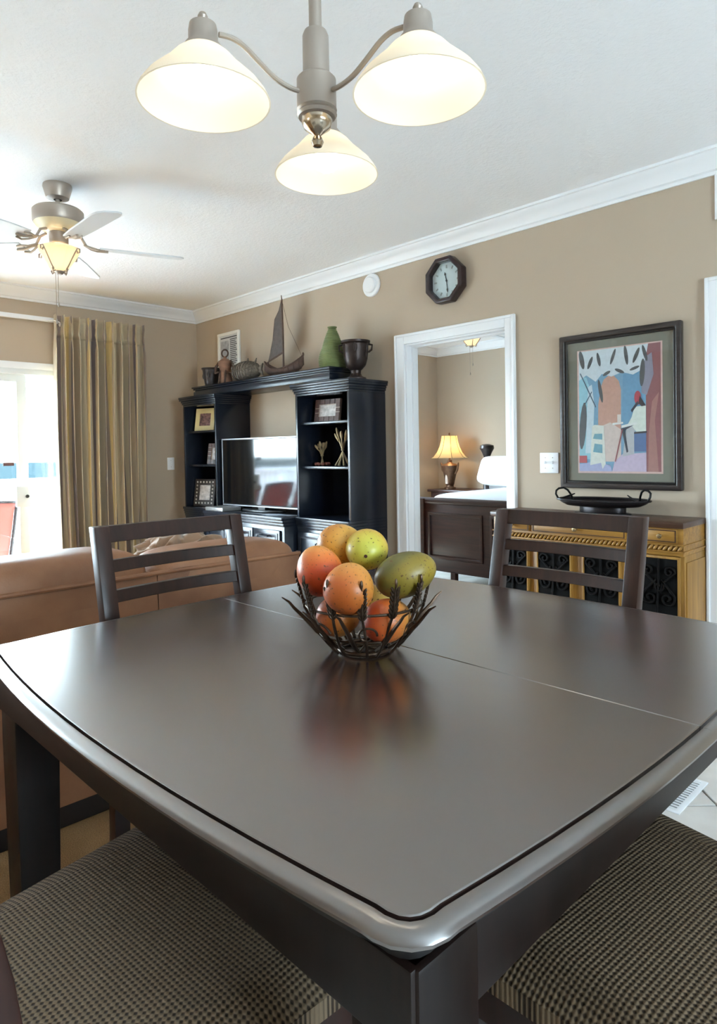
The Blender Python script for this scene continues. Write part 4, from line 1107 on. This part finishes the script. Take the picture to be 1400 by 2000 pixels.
me2 = mb.mesh('header_tape', CURT, smooth=180); uv2 = me2.uv_layers.new(name='UVMap'); id2 = [(i / NU * 4.2, j / 4) for i in range(NU + 1) for j in range(5)]
for lp in me2.loops: uv2.data[lp.index].uv = id2[lp.vertex_index]
hd_ = link('header_tape', me2, cu_); md = hd_.modifiers.new('thickness', 'SOLIDIFY'); md.thickness = .003; md.offset = 0
for i in range(12):
    u = (i + .5) / 12; p = cfold(u, .985); M().tube([(-.09, p.y, 2.436), (min(p.x, -.02), p.y, 2.436)], .003, 6).obj('hook', NICKEL, cu_)
rd = thing('curtain_rod', 'slim white curtain track running along the wall above the sliding door', 'curtain rod', (0, -2.8, 2.418))
M().box(.025, .05, -2.25, 2.2, .0, .036).obj('track', WHITE, rd, bevel=.004)
for y in (-2.2, -.9, .6, 1.45, 2.1): M().box(.0, .027, y - .015, y + .015, .006, .026).obj('bracket', WHITE, rd, bevel=.002)
for y in (-2.25, 2.2): M().box(.02, .055, y - .012, y + .012, -.004, .040).obj('end_cap', WHITE, rd, bevel=.004)
M().tube([(.045, 1.37, .0), (.20, 1.37, -.01), (.225, 1.42, -.03)], .003, 6).obj('cord', WHITE, rd)
M().ball((.225, 1.42, -.045), (.014, .014, .018), 12, 8).obj('cord_pulley', NICKEL, rd)

# ================================================================== CHANDELIER
CHX, CHY = 4.745, -2.545
cdl = thing('chandelier', 'brushed nickel three-arm chandelier with frosted bell shades, lit', 'chandelier', (CHX, CHY, .2567))
cdl.scale = (1, 1, .86)
M().lathe([(0, 1.912), (.009, 1.914), (.0125, 1.923), (.009, 1.933), (.006, 1.937), (.014, 1.945), (.026, 1.955), (.030, 1.968), (.030, 1.977)], 28).obj('finial', BRIGHT, cdl)
M().lathe([(.030, 1.976), (.036, 1.978), (.0395, 1.984), (.036, 1.990), (.0395, 1.994), (.0385, 2.0), (.0385, 2.062), (.034, 2.068), (.026, 2.070)], 32).obj('hub', NICKEL, cdl)
M().lathe([(.026, 2.068), (.0255, 2.16), (.022, 2.17), (.0135, 2.174)], 28).obj('column', NICKEL, cdl)
M().lathe([(.0125, 2.17), (.0125, 2.80)], 20).obj('rod', NICKEL, cdl)
M().lathe([(.0125, 2.78), (.05, 2.79), (.062, 2.803), (.065, 2.8175), (0, 2.8175)], 32).obj('canopy', NICKEL, cdl)
ARMR = .222
adir = math.atan2(fw.y, fw.x)
for q in range(3):
    a = adir + radians(-2) + q * 2 * pi / 3
    rdv = Vector((cos(a), sin(a), 0))
    prof = [(.030, 2.028), (.055, 2.030), (.085, 2.042), (.115, 2.066), (.145, 2.092), (.170, 2.103), (.198, 2.102)]
    pts = []
    for i in range(len(prof) - 1):
        for k in range(4):
            u = k / 4; p0 = prof[max(0, i - 1)]; p1 = prof[i]; p2 = prof[i + 1]; p3 = prof[min(len(prof) - 1, i + 2)]
            f_ = lambda j: .5 * (2 * p1[j] + (p2[j] - p0[j]) * u + (2 * p0[j] - 5 * p1[j] + 4 * p2[j] - p3[j]) * u * u + (3 * p1[j] - p0[j] - 3 * p2[j] + p3[j]) * u ** 3)
            pts.append((rdv.x * f_(0), rdv.y * f_(0), f_(1)))
    arm = M().tube(pts, .0052, 10).obj('arm', NICKEL, cdl)
    c = rdv * ARMR
    sk = M().lathe([(0, 2.139), (.006, 2.137), (.009, 2.130), (.007, 2.122), (.015, 2.118), (.024, 2.112), (.026, 2.098), (.026, 2.078), (.034, 2.066), (.036, 2.058), (.028, 2.056)], 28, c=(c.x, c.y, 0)).obj('socket_cup', NICKEL, cdl)
    sh = M().lathe([(.030, 2.062), (.040, 2.056), (.052, 2.044), (.064, 2.028), (.070, 2.020), (.073, 2.017), (.086, 2.003), (.102, 1.985), (.114, 1.966), (.1185, 1.955), (.1155, 1.955), (.111, 1.964), (.099, 1.982), (.083, 2.0), (.066, 2.017), (.050, 2.039), (.038, 2.052), (.029, 2.057)], 44, c=(c.x, c.y, 0)).obj('glass_shade', SHADE, cdl, smooth=60)
    M().lathe([(.013, 2.056), (.014, 2.036), (.024, 2.018), (.031, 1.998), (.026, 1.976), (.012, 1.966), (0, 1.964)], 24, c=(c.x, c.y, 0)).obj('bulb', BULB, cdl)
    point('chandelier_lamp', (c.x, c.y, 1.952), 0.095, (255, 247, 234), .03, cdl)

# ================================================================== CEILING FANS
FBL = mat('pale_fan_blade', (226, 230, 234), .45); FSH = translucent('fan_glass_shade', (226, 214, 190), .4, .05)
def ceiling_fan(label, loc, a0, watts, rod=.12, nb=5):
    t = thing('ceiling_fan', label, 'ceiling fan', loc)
    z0 = 0
    M().lathe([(0, 0), (.068, 0), (.070, -.012), (.054, -.066), (.020, -.074)], 28).obj('canopy', NICKEL, t)
    M().lathe([(.011, -.07), (.011, -.125)], 14).obj('downrod', NICKEL, t)
    M().lathe([(.011, -.112), (.05, -.116), (.112, -.124), (.122, -.134), (.122, -.185), (.116, -.196)], 36).obj('motor_housing', NICKEL, t)
    M().lathe([(.116, -.195), (.104, -.212), (.075, -.232), (.05, -.24), (0, -.242)], 36).obj('motor_base', mat('pale_fan_bottom', (226, 214, 180), .4), t)
    M().lathe([(.046, -.240), (.046, -.29), (.040, -.300), (0, -.302)], 24).obj('switch_housing', NICKEL, t)
    for i in range(nb):
        a = a0 + 2 * pi * i / nb
        xf = Matrix.Rotation(a, 4, 'Z') @ Matrix.Translation((0, 0, -.300)) @ Matrix.Rotation(radians(11), 4, 'X')
        bl = [(.19, -.052), (.30, -.062), (.56, -.070), (.600, -.060), (.62, -.030), (.62, .030), (.600, .060), (.56, .070), (.30, .062), (.19, .052)]
        b_ = M().prism(bl, -.004, .004, xf=xf).obj('blade', FBL, t, bevel=.0015, seg=1)
        mb = M()
        for s in (-1, 1):
            mb.tube([xf @ Vector(p) for p in ((.215, s * .030, -.007), (.185, s * .038, -.008), (.155, s * .022, -.004), (.12, s * .006, .012))], .0055, 6)
        mb.tube([Matrix.Rotation(a, 4, 'Z') @ Vector(p) for p in ((.070, 0, -.236), (.105, 0, -.25), (.13, 0, -.292), (.20, 0, -.309), (.235, 0, -.309))], .0075, 6)
        mb.obj('blade_iron', NICKEL, b_)
    M().lathe([(.045, -.305), (.100, -.318), (.104, -.328), (.098, -.338), (.062, -.395), (.036, -.432), (.028, -.436), (.026, -.431), (.058, -.390), (.092, -.336), (.045, -.311)], 8).obj('glass_shade', FSH, t, smooth=20)
    M().lathe([(0, -.452), (.012, -.450), (.024, -.438), (.028, -.428), (0, -.426)], 16).obj('finial', NICKEL, t)
    for i in range(4):
        a = a0 + .5 + i * pi / 2; R_ = Matrix.Rotation(a, 4, 'Z')
        pts = [(.026, -.432), (.045, -.442), (.052, -.428), (.042, -.420), (.040, -.432), (.060, -.405), (.095, -.352), (.112, -.330), (.126, -.335), (.126, -.352), (.112, -.354), (.110, -.342)]
        M().tube([R_ @ Vector((p[0], 0, p[1])) for p in pts], .0035, 6).obj('scroll', NICKEL, t)
    for x, ln in ((.0, .24), (.03, .16)):
        ch_ = M().tube([(x, -.02, -.44), (x, -.02, -.44 - ln)], .0013, 5).obj('pull_chain', NICKEL, t)
        M().ball((x, -.02, -.45 - ln), (.005, .005, .013), 8, 6).obj('pull_weight', NICKEL, ch_)
    M().ball((0, 0, -.37), (.03, .03, .04), 14, 10).obj('bulb', BULB, t)
    point('fan_lamp', (0, 0, -.365), watts, (255, 226, 186), .035, t)
    return t
ceiling_fan('ceiling fan with five pale blades and lit glass shade, over the sofa', (2.265, -2.126, CEZ), radians(0), 3.0)
ceiling_fan('ceiling fan with lit glass shade seen through the bedroom doorway', (2.16, 1.54, CEZ), radians(20), 6)

# ================================================================== BEDROOM
bd = thing('bed', 'bed with dark wooden footboard and white covers, seen through the doorway', 'bed', (2.335, 1.48, 0))
# local: x across, y from the foot (0) to the head (2.2)
M().box(-.75, .75, .0, .05, .15, .79).obj('footboard', CHERRY, bd, bevel=.004)
for x in (-.745, .745): M().box(x - .045, x + .05, -.03, .07, 0, .84).obj('foot_post', CHERRY, bd, bevel=.008)
M().tube([(-.78, .02, .815), (.78, .02, .815)], .034, 14).obj('footboard_roll', CHERRY, bd)
for x0, x1 in ((-.66, -.03), (.05, .68)):
    mb = M(); ring_prism(mb, rect(x0, x1, .27, .71), rect(x0 + .03, x1 - .03, .30, .68), -.016, .0, 'y'); mb.obj('panel_moulding', CHERRY, bd, bevel=.006)
for x in (-.74, .74): M().box(x - .02, x + .02, .05, 1.80, .25, .42).obj('side_rail', CHERRY, bd, bevel=.004)
M().box(-.40, -.35, .0, .05, 0, .16).obj('center_foot', CHERRY, bd)
HDW = wood('black_carved_wood', (26, 20, 20), (54, 44, 44), .35, 4, 'X')
M().prism([(-1.20, .2), (1.06, .2), (1.06, 1.12), (.5, 1.18), (.3, 1.26), (0, 1.30), (-.3, 1.26), (-.5, 1.18), (-1.20, 1.12)], 1.80, 1.86, 'y').obj('headboard', HDW, bd, bevel=.006)
for x in (-1.24, 1.10):
    M().lathe([(0, 0), (.05, 0), (.05, 1.10), (.04, 1.14), (.052, 1.17), (.036, 1.20), (.06, 1.26), (.088, 1.31), (.082, 1.345), (.04, 1.36), (0, 1.365)], 20, c=(x, 1.83, 0)).obj('head_post', HDW, bd)
SHEET = mat('white_bed_linen', (236, 239, 244), .8, bump=.15, bscale=9, bdist=.02)
def softbox(x0, x1, y0, y1, z0, z1, pw=.22, n=40, mm=24, rip=.0):
    def shp(v):
        f = lambda q: math.copysign(abs(q) ** pw, q)
        return Vector((f(v.x), f(v.y), f(v.z)))
    return M().ball(((x0 + x1) / 2, (y0 + y1) / 2, (z0 + z1) / 2), ((x1 - x0) / 2, (y1 - y0) / 2, (z1 - z0) / 2), n, mm, shape=shp)
softbox(-.73, .73, .06, 1.79, .40, .70).obj('mattress', SHEET, bd, smooth=180)
softbox(-.80, .80, .065, 1.79, .60, .88, .3).obj('duvet', SHEET, bd, smooth=180)
def pillow(x, y, z, wd, ht, dp, lean, label):
    def shp(v):
        f = lambda q: math.copysign(abs(q) ** .33, q)
        return Vector((f(v.x), v.y * (1 - .35 * max(abs(v.x), abs(v.z)) ** 3), f(v.z)))
    mb = M(); mb.ball((0, 0, 0), (wd / 2, dp / 2, ht / 2), 32, 20, shape=shp, rot=Matrix.Rotation(lean, 3, 'X'))
    return tag(mb.obj('pillow', SHEET, None, (x, y, z), smooth=180), label, 'pillow', 'white pillows on the bed')
pillow(1.66, 2.98, 1.05, .88, .34, .26, radians(-26), 'white pillow leaning at the lamp side of the bed')
pillow(2.58, 2.98, 1.05, .86, .34, .26, radians(-26), 'white pillow leaning at the far side of the bed, behind the door casing')
ns = thing('nightstand', 'dark wooden nightstand under the lit lamp in the bedroom', 'nightstand', (.55, 3.46, 0))
M().box(-.33, .33, -.24, .24, .76, .79).obj('top', CHERRY, ns, bevel=.006)
M().box(-.29, .29, -.21, .22, .10, .76).obj('body', CHERRY, ns, bevel=.004)
for z0, z1 in ((.14, .42), (.45, .73)):
    dr = M().box(-.26, .26, -.226, -.2095, z0, z1).obj('drawer', CHERRY, ns, bevel=.003)
    M().ball((0, -.238, (z0 + z1) / 2), .014, 10, 8).obj('knob', KNOB, dr)
for x in (-.26, .26):
    for y in (-.18, .19): M().box(x - .025, x + .025, y - .025, y + .025, 0, .10).obj('leg', CHERRY, ns)
lp = thing('table_lamp', 'lit bedside lamp with cream bell shade and carved bronze urn base', 'lamp', (.44, 3.42, .7905))
LBR = mat('antique_bronze_lamp', (104, 74, 54), .4, .5, vary=.35, vscale=25)
M().lathe([(0, 0), (.075, 0), (.075, .02), (.05, .03), (.048, .05), (.055, .06), (.066, .12), (.085, .20), (.108, .28), (.112, .305), (.085, .325), (.045, .335), (.03, .35), (.03, .375), (.012, .38), (.012, .43), (0, .43)], 28).obj('base', LBR, lp)
for s in (-1, 1): M().tube([(s * .085, 0, .20), (s * .118, 0, .25), (s * .135, 0, .315), (s * .142, 0, .345)], [.014, .015, .013, .006], 8).obj('handle', LBR, lp)
M().lathe([(0, -.0), (.02, 0), (.022, .06), (.02, .12), (0, .12)], 10, c=(.0, -.062, .07)).obj('pale_inset', mat('cream_inset', (222, 196, 180), .4), lp)
LSH = translucent('cream_lamp_shade', (236, 206, 150), .3, .05)
prs = [(.098, .690), (.108, .62), (.128, .55), (.160, .48), (.205, .42), (.235, .405)]
M().lathe(prs, 48, wob=lambda a, j: 1 + .03 * cos(8 * a)).obj('shade', LSH, lp, smooth=60)
for i in range(8):
    a = i * pi / 4; M().tube([((r + .001) * 1.03 * cos(a), (r + .001) * 1.03 * sin(a), z) for r, z in prs], .003, 5).obj('shade_rib', LBR, lp)
M().lathe([(0, .735), (.008, .728), (.012, .715), (.005, .70), (.005, .42)], 12).obj('harp', LBR, lp)
M().tube([(-.098, 0, .69), (0, 0, .692), (.098, 0, .69)], .003, 5).obj('spider', LBR, lp)
M().ball((0, 0, .53), (.03, .03, .042), 14, 10).obj('bulb', BULB, lp)
point('lamp_bulb_light', (0, 0, .53), 1.8, (255, 206, 140), .04, lp)
